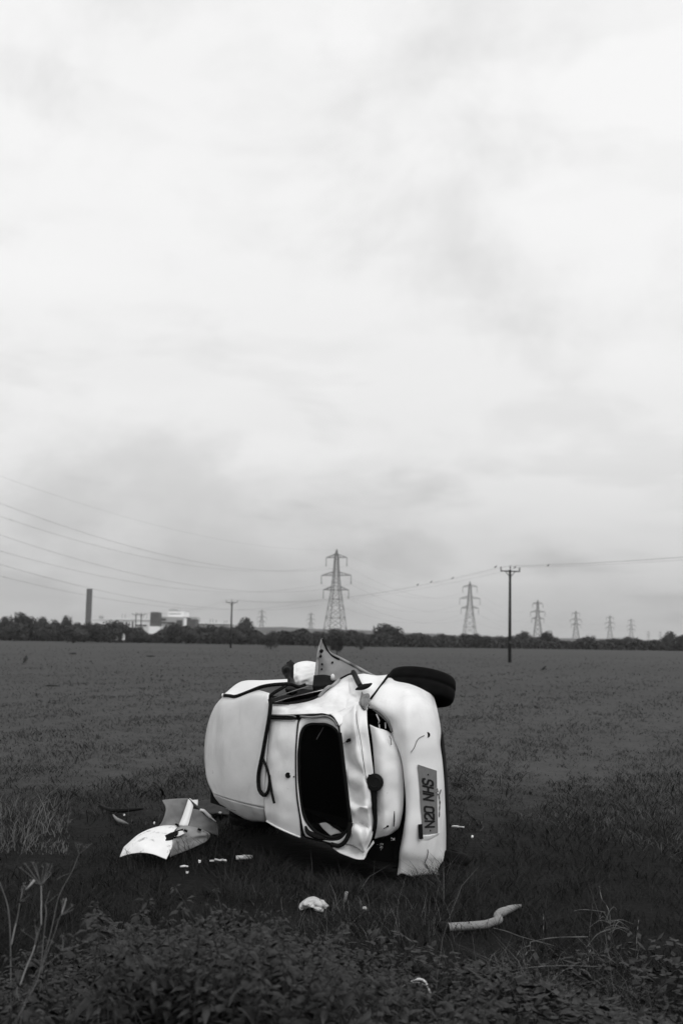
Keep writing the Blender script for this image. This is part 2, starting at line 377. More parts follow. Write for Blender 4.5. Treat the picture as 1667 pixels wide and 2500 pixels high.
for i, (a, b) in enumerate(((285.5, 1549.5), (302, 1549))):
    s_ = thing('parked_van', 'tiny white %s parked van seen between the dark trees' % ('left' if i == 0 else 'right'), 'van', (wx(a, 228), 228, 0))
    X = wx(a, 228); mb = MB(); zz = wz(a, b, 228)+.15
    mb.box((X, 228, zz*.55), (.40, .9, zz*.5)); mb.box((X, 227.85, zz*.88), (.34, .55, zz*.22)); mb.build('body', M['bwhite'], s_)
    mb = MB(); mb.box((X, 227.58, zz*.88), (.28, .02, zz*.14)); mb.build('windscreen', M['bglass'], s_)
    for q in (-.16, .16):
        mb = MB(); mb.lathe([(.001, -.03), (.09, -.03), (.09, .03), (.001, .03)], 12, Matrix.Translation((X+q, 227.8, .1)) @ Matrix.Rotation(R(90), 4, 'Y')); mb.build('wheel', M['tyre'], s_)

# --- lattice pylons
LEV = ((41.9, 5.5), (32.9, 7.9), (25.6, 6.7)); PEAK = 46.0; INS = 4.4
def half(zz):                                        # half width of the tower body at a height
    pts = ((0, 5.2), (10, 4.0), (25.6, 2.0), (32.9, 1.35), (41.9, .85), (46, .12))
    for (a, b), (c, d) in zip(pts, pts[1:]):
        if zz <= c: return b + (d-b)*(zz-a)/(c-a)
    return .12
def make_pylon(label, sc_=1.0):
    t = thing('pylon', label, 'pylon', (0, 0, 0), 'lattice pylons carrying the power line')
    mb = MB(); zs = [0, 6, 11.5, 16.5, 21, 25.6, 29.3, 32.9, 36, 39, 41.9, 44, 46]
    cor = lambda zz, a, b: Vector((a*half(zz), b*half(zz), zz))
    lw, bw_ = .34*sc_, .19*sc_
    for a, b in ((1, 1), (1, -1), (-1, 1), (-1, -1)):
        for z0, z1 in zip(zs, zs[1:]): mb.bar(cor(z0, a, b), cor(z1, a, b), lw)
    for z0, z1 in zip(zs, zs[1:]):
        for (a, b), (c, d) in (((1, 1), (1, -1)), ((1, -1), (-1, -1)), ((-1, -1), (-1, 1)), ((-1, 1), (1, 1))):
            mb.bar(cor(z0, a, b), cor(z1, c, d), bw_); mb.bar(cor(z0, c, d), cor(z1, a, b), bw_)
            if z1 > 20 or z1 == 11.5: mb.bar(cor(z1, a, b), cor(z1, c, d), bw_)
    mb.build('lattice_tower', M['galv'], t)
    for zz, hw in LEV:
        for s in (1, -1):
            mb = MB(); tip = Vector((s*hw, 0, zz)); mb.bar((s*half(zz)*.9, half(zz), zz), (s*half(zz)*.9, -half(zz), zz), .2*sc_)
            for b in (1, -1):
                base = Vector((s*half(zz), b*half(zz), zz)); upb = Vector((s*half(zz+1.9), b*half(zz+1.9), zz+1.9))
                mb.bar(base, tip, .3*sc_); mb.bar(upb, tip, .24*sc_)
                for k in (.33, .66): mb.bar(base.lerp(tip, k), upb.lerp(tip, max(0, k-.2)), .15*sc_)
            mb.build('cross_arm', M['galv'], t)
        for s in (1, -1):
            mb = MB(); mb.tube([(s*hw, 0, zz), (s*hw, 0, zz-INS+.5)], .16*sc_, 6)
            mb.tube([(s*hw, -.6, zz-INS+.35), (s*hw, .6, zz-INS+.35)], .22*sc_, 6); mb.build('insulator', M['insul'], t)
    return t
def line_at(px, top): 
    hor = 1556 + (px-833.5)*math.tan(R(ROLL)); d = F*(PEAK-H)/(hor-top); return Vector((at_y(px, 1556, d).x, d, 0)), d
pyl = [(818, 1342, 'largest and nearest lattice pylon standing behind the wreck'), (1146, 1420, 'lattice pylon just left of the birds pole'),
       (1312, 1465, 'lattice pylon just right of the birds pole'), (1405, 1491, 'second lattice pylon right of the birds pole'),
       (1488, 1502, 'third lattice pylon right of the birds pole'), (1540, 1510, 'fourth lattice pylon right of the birds pole'),
       (1582, 1533, 'very faint lattice pylon, left one of the last two before the right hand domed tree'), (1611, 1533, 'very faint lattice pylon nearest the right hand domed tree'),
       (638, 1488, 'small distant lattice pylon right of the left wooden pole'), (758, 1495, 'small distant lattice pylon just left of the largest pylon'),
       (869, 1530, 'tiniest distant pylon tip just right of the largest pylon')]
PP = []; proto = {}
for i, (px, ty, lab) in enumerate(pyl):
    P, d = line_at(px, ty)
    if d > 2600: d = 2600 if i != 10 else 3400; P = Vector((at_y(px, 1556, d).x, d, 0))
    big = d > 1000
    if big not in proto: proto[big] = make_pylon(lab, 1.0 if not big else 1.5); t = proto[big]
    else: t = copy_tree(proto[big])
    t['label'] = lab; t.location = P
    t.rotation_euler.z = R(-18.8 if i < 8 else 12); PP.append(P)
    if i in (6, 7): t.scale = (.62, .62, .62)
    if i == 10: t.scale = (.6, .6, .6)
step = PP[1]-PP[0]
P0 = PP[0]-step*.98
line = [P0]+PP[:6]; rot = Matrix.Rotation(R(-18.8), 3, 'Z')
def span(a, b, sag, n): return [a.lerp(b, k/n) - Vector((0, 0, sag*4*(k/n)*(1-k/n))) for k in range(n)]
names = ('upper', 'middle', 'lower')
for li, (zz, hw) in enumerate(LEV):
    for s in (-1, 1):
        mb = MB()
        for tw in (-.25, .25):
            pts = []
            for a, b in zip(line, line[1:]):
                A = a + rot @ Vector((s*hw, 0, 0)) + Vector((tw, 0, zz-INS)); B = b + rot @ Vector((s*hw, 0, 0)) + Vector((tw, 0, zz-INS))
                pts += span(A, B, 9.5, 24)
            mb.tube(pts, .017, 4)
        for a, b in list(zip(line, line[1:]))[:2]:                       # spacers that hold the two strands apart
            for k in (.12, .3, .48, .66, .84):
                c = (a.lerp(b, k) + rot @ Vector((s*hw, 0, 0)) + Vector((0, 0, zz-INS-9.5*4*k*(1-k)))); mb.box(c, (.58, .09, .09))
        tag(mb.build('power_cable', M['wire']), '%s twin power cable slung from the %s arms of the pylons' % (names[li], 'left' if s < 0 else 'right'), 'cable', 'cables between the pylons')
mb = MB(); pts = []
for a, b in zip(line, line[1:]): pts += span(a+Vector((0, 0, PEAK)), b+Vector((0, 0, PEAK)), 7.0, 24)
mb.tube(pts, .02, 4); tag(mb.build('power_cable', M['wire']), 'single thin top cable joining the tips of the pylons', 'cable', 'cables between the pylons')

# --- wooden poles and their three wires
def make_pole(base, top, lean, label, tilt=0):
    t = thing('wooden_pole', label, 'pole', base, 'wooden poles across the field')
    mb = MB(); b = Vector(base); tp = b + Vector((lean, 0, top))
    mb.tube([b-Vector((0, 0, .2)), b.lerp(tp, .5), tp], [.14, .12, .095], 12); mb.build('post', M['wood'], t, True)
    d = Vector((1, .25, 0)).normalized(); mb = MB(); c = tp - Vector((0, 0, .12))+Vector((0, -.13, 0))
    mb.box(c, (1.72, .08, .09), Matrix.Rotation(math.atan2(.25, 1), 3, 'Z')); 
    mb.bar(c-d*.45, tp-Vector((0, .12, .62)), .06); mb.bar(c+d*.45, tp-Vector((0, .12, .62)), .06); mb.build('cross_arm', M['wood'], t)
    ends = []
    for k in (-.82, 0, .82):
        q = c + d*k + Vector((0, 0, .05 if k else .16)); mb = MB(); mb.tube([q, q+Vector((0, 0, .12)), q+Vector((0, 0, .3))], [.03, .06, .045], 8); mb.build('insulator', M['insul'], t)
        ends.append(q+Vector((0, 0, .3)))
    mb = MB(); mb.box(tp*.22+b*.78+Vector((0, -.14, 0)), (.14, .03, .2)); mb.build('warning_plate', M['conc'], t)
    return ends
b1 = ground(1243.5, 1618); E1 = make_pole(b1, 8.1*H/1.95+.05, .02, 'nearest dark wooden pole with a cross arm and birds on its wires')
b2 = ground(563, 1582); E2 = make_pole(b2, wz(563, 1469, b2.y), .02, 'dark wooden pole left of the wreck with a cross arm')
b3 = ground(343, 1569); E3 = make_pole(b3, wz(342, 1499, b3.y), .02, 'thin wooden pole before the white factory, right one of the pair')
b4 = ground(330, 1567); E4 = make_pole(b4, wz(330, 1499, b4.y), .02, 'thin wooden pole before the white factory, left one of the pair')
E0 = [e + (b1-b2)*.93 + Vector((0, 0, .9)) for e in E1]
WPTS = []
for k, nm in enumerate(('left', 'middle', 'right')):
    pts = span(E0[k], E1[k], 1.0, 24) + span(E1[k], E2[k], 1.35, 30) + span(E2[k], E3[k], 1.0, 16) + [E3[k]]
    mb = MB(); mb.tube(pts, .0055, 4); WPTS.append(pts)
    tag(mb.build('pole_wire', M['wire']), 'thin %s wire strung over the wooden poles' % nm, 'wire', 'wires on the wooden poles')
def make_bird(mb, p, s=1.0, ang=0.0):
    rr = Matrix.Rotation(ang, 3, 'Z')
    body = [Vector((-.23, 0, .03)), Vector((-.13, 0, .07)), Vector((-.05, 0, .115)), Vector((.04, 0, .17)), Vector((.09, 0, .225)), Vector((.125, 0, .265)), Vector((.155, 0, .27)), Vector((.215, 0, .262))]
    mb.tube([p + rr @ (v*s) for v in body], [.018*s, .03*s, .068*s, .072*s, .045*s, .042*s, .03*s, .004*s], 8)
    for q in (-.02, .02): mb.tube([p + rr @ (Vector((0, q, .09))*s), p + rr @ (Vector((.01, q, 0))*s)], .009*s, 4)
def proj(P):
    v = P-Vector((0, 0, H)); zc = v.dot(fw); return 833.5+F*v.dot(rt)/zc, 1250-F*v.dot(up)/zc
BS = ((1209, 0, 'bird perched on a wire just left of the nearest pole'), (1256.5, 2, 'bird perched above the right end of the cross arm of the nearest pole'), (1338, 2, 'bird perched alone on the wire right of the nearest pole'),
      (1104, 1, 'bird on the sloping wire, nearest of three left of the pole'), (1052.5, 0, 'bird on the sloping wire, middle one of three left of the pole'), (1019, 0, 'bird on the sloping wire, farthest left of all the birds'))
for px, wi, lab in BS:
    best = None
    for a, b in zip(WPTS[wi], WPTS[wi][1:]):
        pa, pb = proj(a)[0], proj(b)[0]
        if min(pa, pb) <= px <= max(pa, pb) and abs(pa-pb) > 1e-6: best = a.lerp(b, (px-pa)/(pb-pa)); break
    mb = MB(); make_bird(mb, Vector((0, 0, 0)), 0.66 if best.y < 110 else .82, random.uniform(.2, .9))
    o = mb.build('bird', M['bird'], None, True); o.location = best+Vector((0, 0, .01)); tag(o, 'small black '+lab, 'bird', 'birds on the wires')
BF = ((1326, 1637, 1.2, 'small dark bird standing on the grass right of the pole'), (62, 1619, 1.9, 'dark bird standing on the far left of the field'),)
for px, py, s, lab in BF:
    mb = MB(); make_bird(mb, Vector((0, 0, 0)), s*.8, random.uniform(0, 3)); o = mb.build('bird', M['bird'], None, True); o.location = ground(px, py); tag(o, lab, 'bird')

# ------------------------------------------------------------------ trees of the field edge
def crown_mesh(name, rx, rz, nb, nq, q, seed, thin=False):
    g = np.random.default_rng(seed); V = []
    cs = []
    for i in range(nb):
        a = g.uniform(0, 2*math.pi); rr = rx*.62*math.sqrt(g.uniform(0, 1)); zc = g.uniform(.25, .74)
        sh = 1-.35*abs(zc-.4); cs.append((math.cos(a)*rr*sh, math.sin(a)*rr*.8*sh, zc*rz, g.uniform(.26, .48)*rx))
    cs = np.array(cs); ci = g.integers(0, nb, nq); c = cs[ci]
    d = g.normal(size=(nq, 3)); d /= np.linalg.norm(d, axis=1)[:, None]
    rad = c[:, 3]*(g.uniform(.0, 1, nq)**(.35 if not thin else .8))
    P = c[:, :3] + d*rad[:, None]*np.array([1, 1, .85]); P[:, 2] = np.clip(P[:, 2], .05, None)
    u = g.normal(size=(nq, 3)); u -= (u*d).sum(1)[:, None]*d*.6; u /= np.linalg.norm(u, axis=1)[:, None]
    v = np.cross(u, d+g.normal(size=(nq, 3))*.5); v /= np.linalg.norm(v, axis=1)[:, None]
    s = q*g.uniform(.6, 1.3, nq)[:, None]
    V = np.stack([P-u*s, P-v*s*.6, P+u*s, P+v*s*.6], 1).reshape(-1, 3)
    return V, np.arange(nq*4).reshape(-1, 4)
def make_tree(name, rx, rz, seed, m, nb=14, nq=2600, q=.30, thin=False):
    V, Fc = crown_mesh(name, rx, rz, nb, nq, q, seed, thin)
    t = bpy.data.objects.new(name, None); COL.objects.link(t)
    mb = MB(); g = random.Random(seed); mb.tube([(0, 0, -.1), (.05, 0, rz*.3), (.1, .05, rz*.6)], [.05*rz, .035*rz, .015*rz], 7)
    for k in range(6):
        a = g.uniform(0, 6.28); z0 = g.uniform(.15, .5)*rz
        mb.tube([(0, 0, z0), (math.cos(a)*rx*.3, math.sin(a)*rx*.3, z0+rz*.15), (math.cos(a)*rx*.65, math.sin(a)*rx*.65, z0+rz*.28)], [.02*rz, .012*rz, .004*rz], 5)
    mb.build('trunk', M['bark'], t)
    npmesh('crown', V, Fc, m, t)
    return t
EXTRA = [(q, 1512+6*math.sin(q*.7)+(q > 800)*44, 54, 236+(q > 800)*44, abs(int(q/50)) % 3) for q in list(range(-800, -20, 46))+list(range(1720, 2500, 46))]
TREES = [  # px centre, photo row of its top, width in px, distance, kind, label
 (15, 1508, 60, 236, 0), (58, 1500, 62, 240, 1), (97, 1509, 50, 238, 2), (118, 1513, 44, 236, 0), (138, 1507, 40, 244, 1), (163, 1504, 34, 240, 2),
 (184, 1520, 52, 222, 0), (206, 1519, 60, 224, 1), (240, 1519, 56, 226, 2), (270, 1515, 60, 226, 0), (290, 1519, 46, 232, 1), (36, 1522, 60, 230, 2), (312, 1544, 34, 236, 0), (340, 1545, 40, 236, 1),
 (382, 1541, 44, 236, 2), (402, 1528, 46, 240, 0), (428, 1524, 52, 242, 1), (455, 1530, 48, 238, 2), (485, 1526, 50, 246, 0), (520, 1525, 60, 244, 1), (548, 1527, 44, 240, 2),
 (575, 1532, 40, 236, 0), (630, 1540, 50, 238, 2), (716, 1537, 40, 250, 0), (700, 1546, 50, 240, 1), (750, 1548, 50, 246, 2), (815, 1533, 50, 250, 0), (792, 1542, 44, 244, 1), (843, 1535, 46, 252, 2), (880, 1541, 50, 254, 0), (905, 1544, 44, 250, 1),
 (935, 1546, 50, 252, 2), (985, 1548, 46, 250, 0), (1012, 1545, 44, 256, 1), (1036, 1543, 44, 254, 2), (1062, 1549, 36, 256, 0), (1083, 1541, 26, 262, 1), (1105, 1546, 44, 260, 2), (1130, 1549, 40, 262, 0), (1160, 1551, 52, 262, 1), (1190, 1552, 44, 264, 2),
 (1215, 1554, 46, 268, 0), (1250, 1556, 46, 266, 1), (1300, 1557, 46, 268, 2), (1357, 1554, 26, 272, 0), (1385, 1560, 52, 272, 1), (1420, 1561, 44, 274, 2), (1460, 1563, 50, 276, 0), (1500, 1562, 46, 276, 1), (1537, 1557, 46, 276, 2), (1575, 1564, 50, 278, 0), (1605, 1562, 36, 280, 1),
 (1470, 1566, 60, 280, 2), (1340, 1562, 60, 270, 0)]
SPECIAL = [(600, 1507, 54, 262, 0, 'round headed tree just right of the left wooden pole'), (950, 1524, 80, 262, 1, 'broad domed tree between the two nearest pylons'),
 (1279, 1541, 38, 276, 2, 'small domed tree right of the nearest wooden pole'), (1333, 1541, 30, 280, 1, 'narrow round tree right of the third pylon'),
 (1441, 1548, 28, 284, 3, 'thin see-through tree right of the fourth pylon'), (1636, 1541, 44, 282, 0, 'domed tree near the right edge of the photo'), (1668, 1549, 40, 276, 1, 'bushy tree cut by the right edge of the photo'),
 (662, 1541, 36, 158, 2, 'dark round bush standing out in the field left of the door'), (770, 1541, 36, 190, 0, 'dark bush standing in the field left of the torn door tip'), (823, 1546, 38, 120, 1, 'bush in the field just right of the torn door tip'), (880, 1548, 34, 172, 2, 'bush at the field edge behind the torn door'), (180, 1528, 66, 205, 0, 'broad dark bush below the chimney that juts into the field')]
kinds = [make_tree('tree', 5, 6, 11, M['leaf']), make_tree('tree', 5, 6, 23, M['leaf_b']), make_tree('tree', 5, 6, 37, M['leaf'], 18), make_tree('tree', 5, 6, 41, M['leaf'], 10, 750, .22, True)]
first = set()
for i, T in enumerate([(*t, None) for t in TREES+EXTRA] + SPECIAL):
    px, ty, wd, Y, k, lab = T
    if lab is None: ty += random.uniform(-4, 7); wd *= random.uniform(.8, 1.25)
    if k in first: t = copy_tree(kinds[k])
    else: t = kinds[k]; first.add(k)
    t.location = (wx(px, Y), Y, 0); tp = wz(px, ty, Y); wm = wd*Y/F/2
    t.scale = (wm/3.5, wm/3.5, tp/5.6); t.rotation_euler.z = random.uniform(0, 6.28)
    tag(t, lab or 'dark bushy tree in the low hedge line along the far field edge', 'tree', 'trees along the far field edge' if lab is None else None)
# the unbroken undergrowth between and behind them
g = np.random.default_rng(5); nq = 42000
hxp = g.uniform(-900, 2600, nq); Yh = 238 + np.clip((hxp-900)/800, 0, 1)*42 + g.uniform(0, 14, nq)
hh = 2.6 + .6*np.sin(hxp*.045) + .4*np.sin(hxp*.11+1) ; hh = hh - np.clip((hxp-700)/500, 0, 1)*.7
X = np.array([(p-833.5)/F for p in hxp])*Yh*1.0; Z = g.uniform(0, 1, nq)**.8*hh
P = np.stack([X, Yh, Z], 1); u = g.normal(size=(nq, 3)); u /= np.linalg.norm(u, axis=1)[:, None]; v = np.cross(u, g.normal(size=(nq, 3))); v /= np.linalg.norm(v, axis=1)[:, None]
V = np.stack([P-u*.45, P-v*.3, P+u*.45, P+v*.3], 1).reshape(-1, 3)
o = npmesh('undergrowth', V, np.arange(nq*4).reshape(-1, 4), M['leaf_b']); kind(o, 'stuff'); o['label'] = 'dark scrub filling the hedge line at the far edge of the field'

# ------------------------------------------------------------------ the wreck: a small hatchback lying on its left side
TH, K = R(33), 0.933
def car(l, u, zz):                                    # l: metres behind the bumper, u: height above its wheels, zz: world height
    return Vector((K*(1.057 - math.cos(TH)*u + math.sin(TH)*l), K*(9.62 - math.sin(TH)*u - math.cos(TH)*l), zz))
PROF = cr([(-.10, .05), (-.03, .22), (0, .40), (0, .58), (-.07, .67), (-.12, .77), (-.28, .95), (-.6, 1.27), (-.92, 1.395), (-1.5, 1.43), (-2.15, 1.40), (-2.5, 1.25)], 240)
PXY = [(K*(1.057 - math.cos(TH)*u + math.sin(TH)*l), K*(9.62 - math.sin(TH)*u - math.cos(TH)*l)) for l, u in PROF]
AZ = np.array([a/b for a, b in PXY]); YY = np.array([b for a, b in PXY]); od = np.argsort(AZ); AZ, YY = AZ[od], YY[od]
def Z1(x, y): return 480 + x*.41454, 1540 + y*.41454
def W(x, y, d=0.0):                                   # a point of the bodywork: where the sight line meets the body, d metres further in
    px, py = Z1(x, y); q = ray(px, py); a = q.x/q.y
    return at_y(px, py, float(np.interp(a, AZ, YY)) + d)
def sheet(mb, rows, nu=24, nv=24, thick=.006, dent=0.0, ds=6.0, f=W, mi=(0, 1), ridge=0.0):
    A = np.array([cr(r, nu) for r in rows]); A = np.array([cr(A[:, j], nv) for j in range(nu)]).transpose(1, 0, 2)
    P = [[f(*A[i, j]) for j in range(nu)] for i in range(nv)]
    C = Vector((0, 0, H)); Nn = []
    for i in range(nv):
        rowN = []
        for j in range(nu):
            a = P[i][min(j+1, nu-1)]-P[i][max(j-1, 0)]; b = P[min(i+1, nv-1)][j]-P[max(i-1, 0)][j]
            n = a.cross(b)
            n = n.normalized() if n.length > 1e-9 else (C-P[i][j]).normalized()
            rowN.append(n)
        Nn.append(rowN)
    flip = -1 if sum(Nn[i][j].dot((C-P[i][j]).normalized()) for i in range(nv) for j in range(nu)) < 0 else 1
    out_, inn = [], []
    for i in range(nv):
        for j in range(nu):
            n = Nn[i][j]*flip; p = P[i][j]
            if dent:
                e = min(1, 4*min(i, nv-1-i)/nv+.15)*min(1, 4*min(j, nu-1-j)/nu+.15); p = p + n*dent*vnoise(p, ds)*e
            if ridge:
                e = min(1, 5*min(i, nv-1-i)/nv)*min(1, 5*min(j, nu-1-j)/nu)
                p = p + n*ridge*e*(abs(math.sin(p.x*8+p.z*12+1.3))*abs(math.sin(p.z*6.5-p.x*10.5+.4)) + .5*abs(math.sin(p.z*17+p.x*9)) - .55)
            out_.append(p); inn.append(p-n*thick)
    n0 = nv*nu; fs, gs = [], []
    for i in range(nv-1):
        for j in range(nu-1):
            q = (i*nu+j, i*nu+j+1, (i+1)*nu+j+1, (i+1)*nu+j); q = q if flip > 0 else q[::-1]
            fs.append(q); gs.append(tuple(k+n0 for k in q[::-1]))
    rim = [j for j in range(nu)] + [i*nu+nu-1 for i in range(1, nv)] + [(nv-1)*nu+j for j in range(nu-2, -1, -1)] + [i*nu for i in range(nv-2, 0, -1)]
    rf = []
    for a, b in zip(rim, rim[1:]+rim[:1]):
        q = (b, a, a+n0, b+n0); rf.append(q if flip > 0 else q[::-1])
    o = len(mb.v); mb.v += [tuple(v) for v in out_+inn]
    for F_, m_ in ((fs, mi[0]), (rf, mi[0]), (gs, mi[1])):
        mb.f += [tuple(k+o for k in q) for q in F_]; mb.mi += [m_]*len(F_)
    return P
def path(pts, n, f=W): return [f(*q) for q in cr(pts, n)]
car_o = thing('wrecked_car', 'white wrecked hatchback lying on its side in the grass, tail towards us', 'car', (.2, 9.2, 0))
PB = [M['paint'], M['lining_shade']]; PD = [M['paint_dirty'], M['lining_shade']]

# roof
mb = MB()
sheet(mb, [[(158, 384, .15), (232, 388, .12), (340, 348, .12), (428, 366, .10)],
           [(105, 450, .08), (200, 432, .06), (310, 405, .05), (420, 402, .04)],
           [(64, 560, .02), (170, 555, .015), (290, 550, .01), (424, 540, .0)],
           [(46, 700, -.02), (150, 705, -.02), (275, 705, -.015), (414, 690, -.0)],
           [(58, 860, .0), (150, 885, .0), (265, 905, .0), (402, 880, .0)],
           [(98, 962, .07), (190, 992, .07), (290, 1020, .06), (400, 1045, .05)]], 40, 48, .008, .003, 4)
roof = mb.build('roof', PB, car_o, True)
mb = MB()
sheet(mb, [[(98, 964, .075), (190, 994, .075), (290, 1022, .065), (402, 1048, .055)],
           [(110, 985, .14), (200, 1030, .14), (295, 1060, .13), (404, 1085, .11)],
           [(140, 1022, .24), (220, 1066, .24), (300, 1100, .23), (412, 1118, .20)],
           [(165, 1040, .34), (232, 1080, .34), (310, 1118, .33), (414, 1128, .28)]], 24, 12, .008, .004, 9)
mb.build('lower_roof_rail', PD, car_o, True)
mb = MB()
sheet(mb, [[(160, 374, .22), (263, 299, .55), (400, 291, .55), (534, 284, .5)],
           [(162, 380, .17), (240, 352, .35), (380, 316, .35), (534, 298, .42)],
           [(160, 385, .15), (238, 388, .13), (380, 336, .15), (534, 316, .30)]], 30, 10, .008)
mb.build('upper_roof_rail', PB, car_o, True)
mb = MB(); mb.tube(path([(152, 379, .14), (190, 382, .13), (232, 386, .11), (300, 362, .11), (380, 331, .12), (450, 318, .16), (534, 312, .26)], 40), .0145, 8)
mb.build('gutter_strip', M['rubber'], car_o, True)
mb = MB(); c = W(156, 380, .12); mb.lathe([(.001, .016), (.010, .012), (.015, 0), (.010, -.012), (.001, -.016)], 10, Matrix.Translation(c)); mb.build('trim_clip', M['scrap'], car_o, True)

# tailgate: the panel above the window, the folded lower part, the part down to the bumper
mb = MB()
sheet(mb, [[(432, 522, .06), (470, 523, .05), (535, 524, .05), (594, 525, .05)],
           [(424, 640, .012), (446, 640, -.012), (520, 640, .0), (588, 640, .0)],
           [(412, 800, .0), (436, 800, -.024), (510, 800, .0), (583, 800, .0)],
           [(402, 950, .0), (432, 955, -.01), (512, 960, .01), (589, 965, .01)],
           [(402, 1060, .03), (440, 1068, .02), (520, 1088, .035), (604, 1110, .04)],
           [(414, 1122, .08), (470, 1153, .07), (545, 1188, .08), (613, 1214, .08)]], 30, 40, .007, .006, 7)
sheet(mb, [[(838, 520, .05), (868, 500, .05), (900, 474, .06), (930, 440, .06), (955, 440, .11), (1003, 474, .13)],
           [(846, 610, .0), (870, 600, .0), (905, 590, -.03), (935, 570, -.045), (960, 560, .02), (1006, 560, .03)],
           [(855, 720, .02), (880, 720, .06), (915, 720, .04), (950, 715, -.05), (975, 715, .015), (1026, 720, .02)],
           [(872, 860, .015), (900, 860, .015), (940, 860, -.02), (985, 860, -.06), (1000, 860, .01), (1042, 860, .03)],
           [(887, 985, .01), (915, 1000, .03), (950, 1020, .02), (990, 1020, -.03), (1008, 1010, -.02), (1046, 1010, .05)],
           [(902, 1060, .015), (930, 1060, .0), (960, 1045, -.02), (996, 1050, -.05), (1014, 1060, .0), (1048, 1060, .06)],
           [(904, 1130, .05), (935, 1130, .10), (970, 1135, .12), (1000, 1140, .10), (1020, 1140, .02), (1048, 1140, .07)],
           [(905, 1165, .0), (935, 1160, -.03), (965, 1175, -.05), (1000, 1180, .0), (1022, 1180, .0), (1044, 1178, .05)],
           [(893, 1215, .03), (925, 1225, -.02), (960, 1245, -.06), (985, 1265, -.02), (1000, 1260, .02), (1030, 1235, .05)],
           [(878, 1255, .05), (915, 1262, .03), (950, 1280, .02), (982, 1302, .02), (995, 1298, .03), (1010, 1282, .07)]], 56, 90, .007, .006, 11, ridge=.022)
sheet(mb, [[(1018, 552, .11), (1060, 570, .09), (1110, 585, .11), (1152, 606, .15)],
           [(1034, 660, .08), (1085, 670, .05), (1140, 680, .06), (1182, 690, .12)],
           [(1044, 790, .07), (1100, 800, .035), (1160, 800, .055), (1210, 800, .13)],
           [(1052, 930, .08), (1105, 930, .03), (1165, 930, .055), (1220, 930, .15)],
           [(1060, 1060, .09), (1110, 1060, .04), (1165, 1060, .06), (1214, 1060, .16)],
           [(1062, 1140, .08), (1107, 1150, .05), (1152, 1150, .08), (1194, 1150, .17)],
           [(1046, 1228, .12), (1086, 1217, .12), (1127, 1205, .13), (1168, 1182, .19)]], 36, 50, .007, .005, 8, ridge=.010)
tg = mb.build('tailgate', PB, car_o, True)
mb = MB()
sheet(mb, [[(862, 1260, .07), (905, 1258, .06), (945, 1277, .06), (990, 1300, .05)],
           [(832, 1270, .05), (885, 1287, .02), (935, 1307, .03), (992, 1318, .02)],
           [(803, 1277, .03), (840, 1305, -.02), (890, 1326, -.03), (945, 1345, -.02), (986, 1346, .0)]], 26, 16, .006, .012, 20)
sheet(mb, [[(985, 1292, .03), (1000, 1290, .03), (1012, 1280, .04), (1040, 1235, .07)],
           [(975, 1345, .0), (992, 1338, .01), (1008, 1300, .04), (1046, 1250, .07)]], 12, 8, .006, .01, 20)
mb.build('torn_corner', PD, car_o, True)
mb = MB(); mb.tube(path([(412, 1121, .075), (470, 1155, .065), (545, 1190, .075), (612, 1216, .075)], 20), .007, 6); mb.build('lower_edge_fold', M['paint'], tg, True)
# window: painted flange, rubber seal, the open hole
HOLE = [(600, 760), (603, 690), (610, 625), (632, 572), (668, 552), (715, 550), (765, 553), (808, 574), (836, 612), (848, 680), (860, 790), (878, 930), (892, 1040), (900, 1120), (890, 1165), (862, 1198), (820, 1216), (775, 1216), (715, 1192), (665, 1145), (632, 1085), (612, 1000), (603, 890)]
SEAL = [(584, 760), (588, 650), (596, 560), (606, 522), (628, 500), (690, 496), (745, 490), (800, 512), (832, 556), (845, 620), (862, 760), (880, 900), (893, 1020), (906, 1120), (898, 1185), (870, 1240), (838, 1262), (790, 1254), (730, 1238), (668, 1222), (634, 1206), (618, 1140), (590, 960)]
SEALD = [.0, .0, .02, .04, .045, .04, .035, .03, .015, 0, .0, .0, .0, .02, .04, .06, .06, .06, .065, .07, .07, .05, .01]
def closed(pts, n):
    p = [tuple(q) for q in pts]; return cr(p+p[:3], n*(len(p)+2)//len(p)+1)[n//len(p):]
ns = 138
def loop(pts, n):
    p = np.array(pts+pts[:1], float); k = len(pts)
    E = np.concatenate([p[-2:-1], p, p[1:2]]); res = []
    for t in np.linspace(0, k, n, endpoint=False):
        i = min(int(t), k-1); u = t-i; a, b, c, d = E[i], E[i+1], E[i+2], E[i+3]
        res.append(.5*(2*b+(c-a)*u+(2*a-5*b+4*c-d)*u*u+(3*b-a-3*c+d)*u**3))
    return np.array(res)
LS = loop([(x, y, d) for (x, y), d in zip(SEAL, SEALD)], ns)
LH = loop([(x, y, d*.8) for (x, y), d in zip(HOLE, SEALD)], ns)
rings = []
for k, (t, dd) in enumerate(((0, .006), (.25, .0), (.55, .004), (.85, .012), (1, .03))):
    rings.append([W(*(LS[i]*(1-t)+LH[i]*t + np.array([0, 0, dd]))) for i in range(ns)])
rings.append([W(*(LH[i]+np.array([0, 0, .09]))) for i in range(ns)])
mb = MB(); vs = [v for r_2 in rings for v in r_2]
fl = [(k*ns+i, k*ns+(i+1) % ns, (k+1)*ns+(i+1) % ns, (k+1)*ns+i) for k in range(4) for i in range(ns)]
il = [(4*ns+i, 4*ns+(i+1) % ns, 5*ns+(i+1) % ns, 5*ns+i) for i in range(ns)]
mb.v = [tuple(v) for v in vs]; mb.f = fl+il; mb.mi = [0]*len(fl)+[1]*len(il)
fr = mb.build('window_frame', [M['paint'], M['lining_shade']], car_o, True)
mb = MB(); pp = [W(*(q+np.array([0, 0, -.004]))) for q in LS]; mb.tube(pp+pp[:1], .0065, 6, cap=False); mb.build('outer_seal', M['rubber'], fr, True)
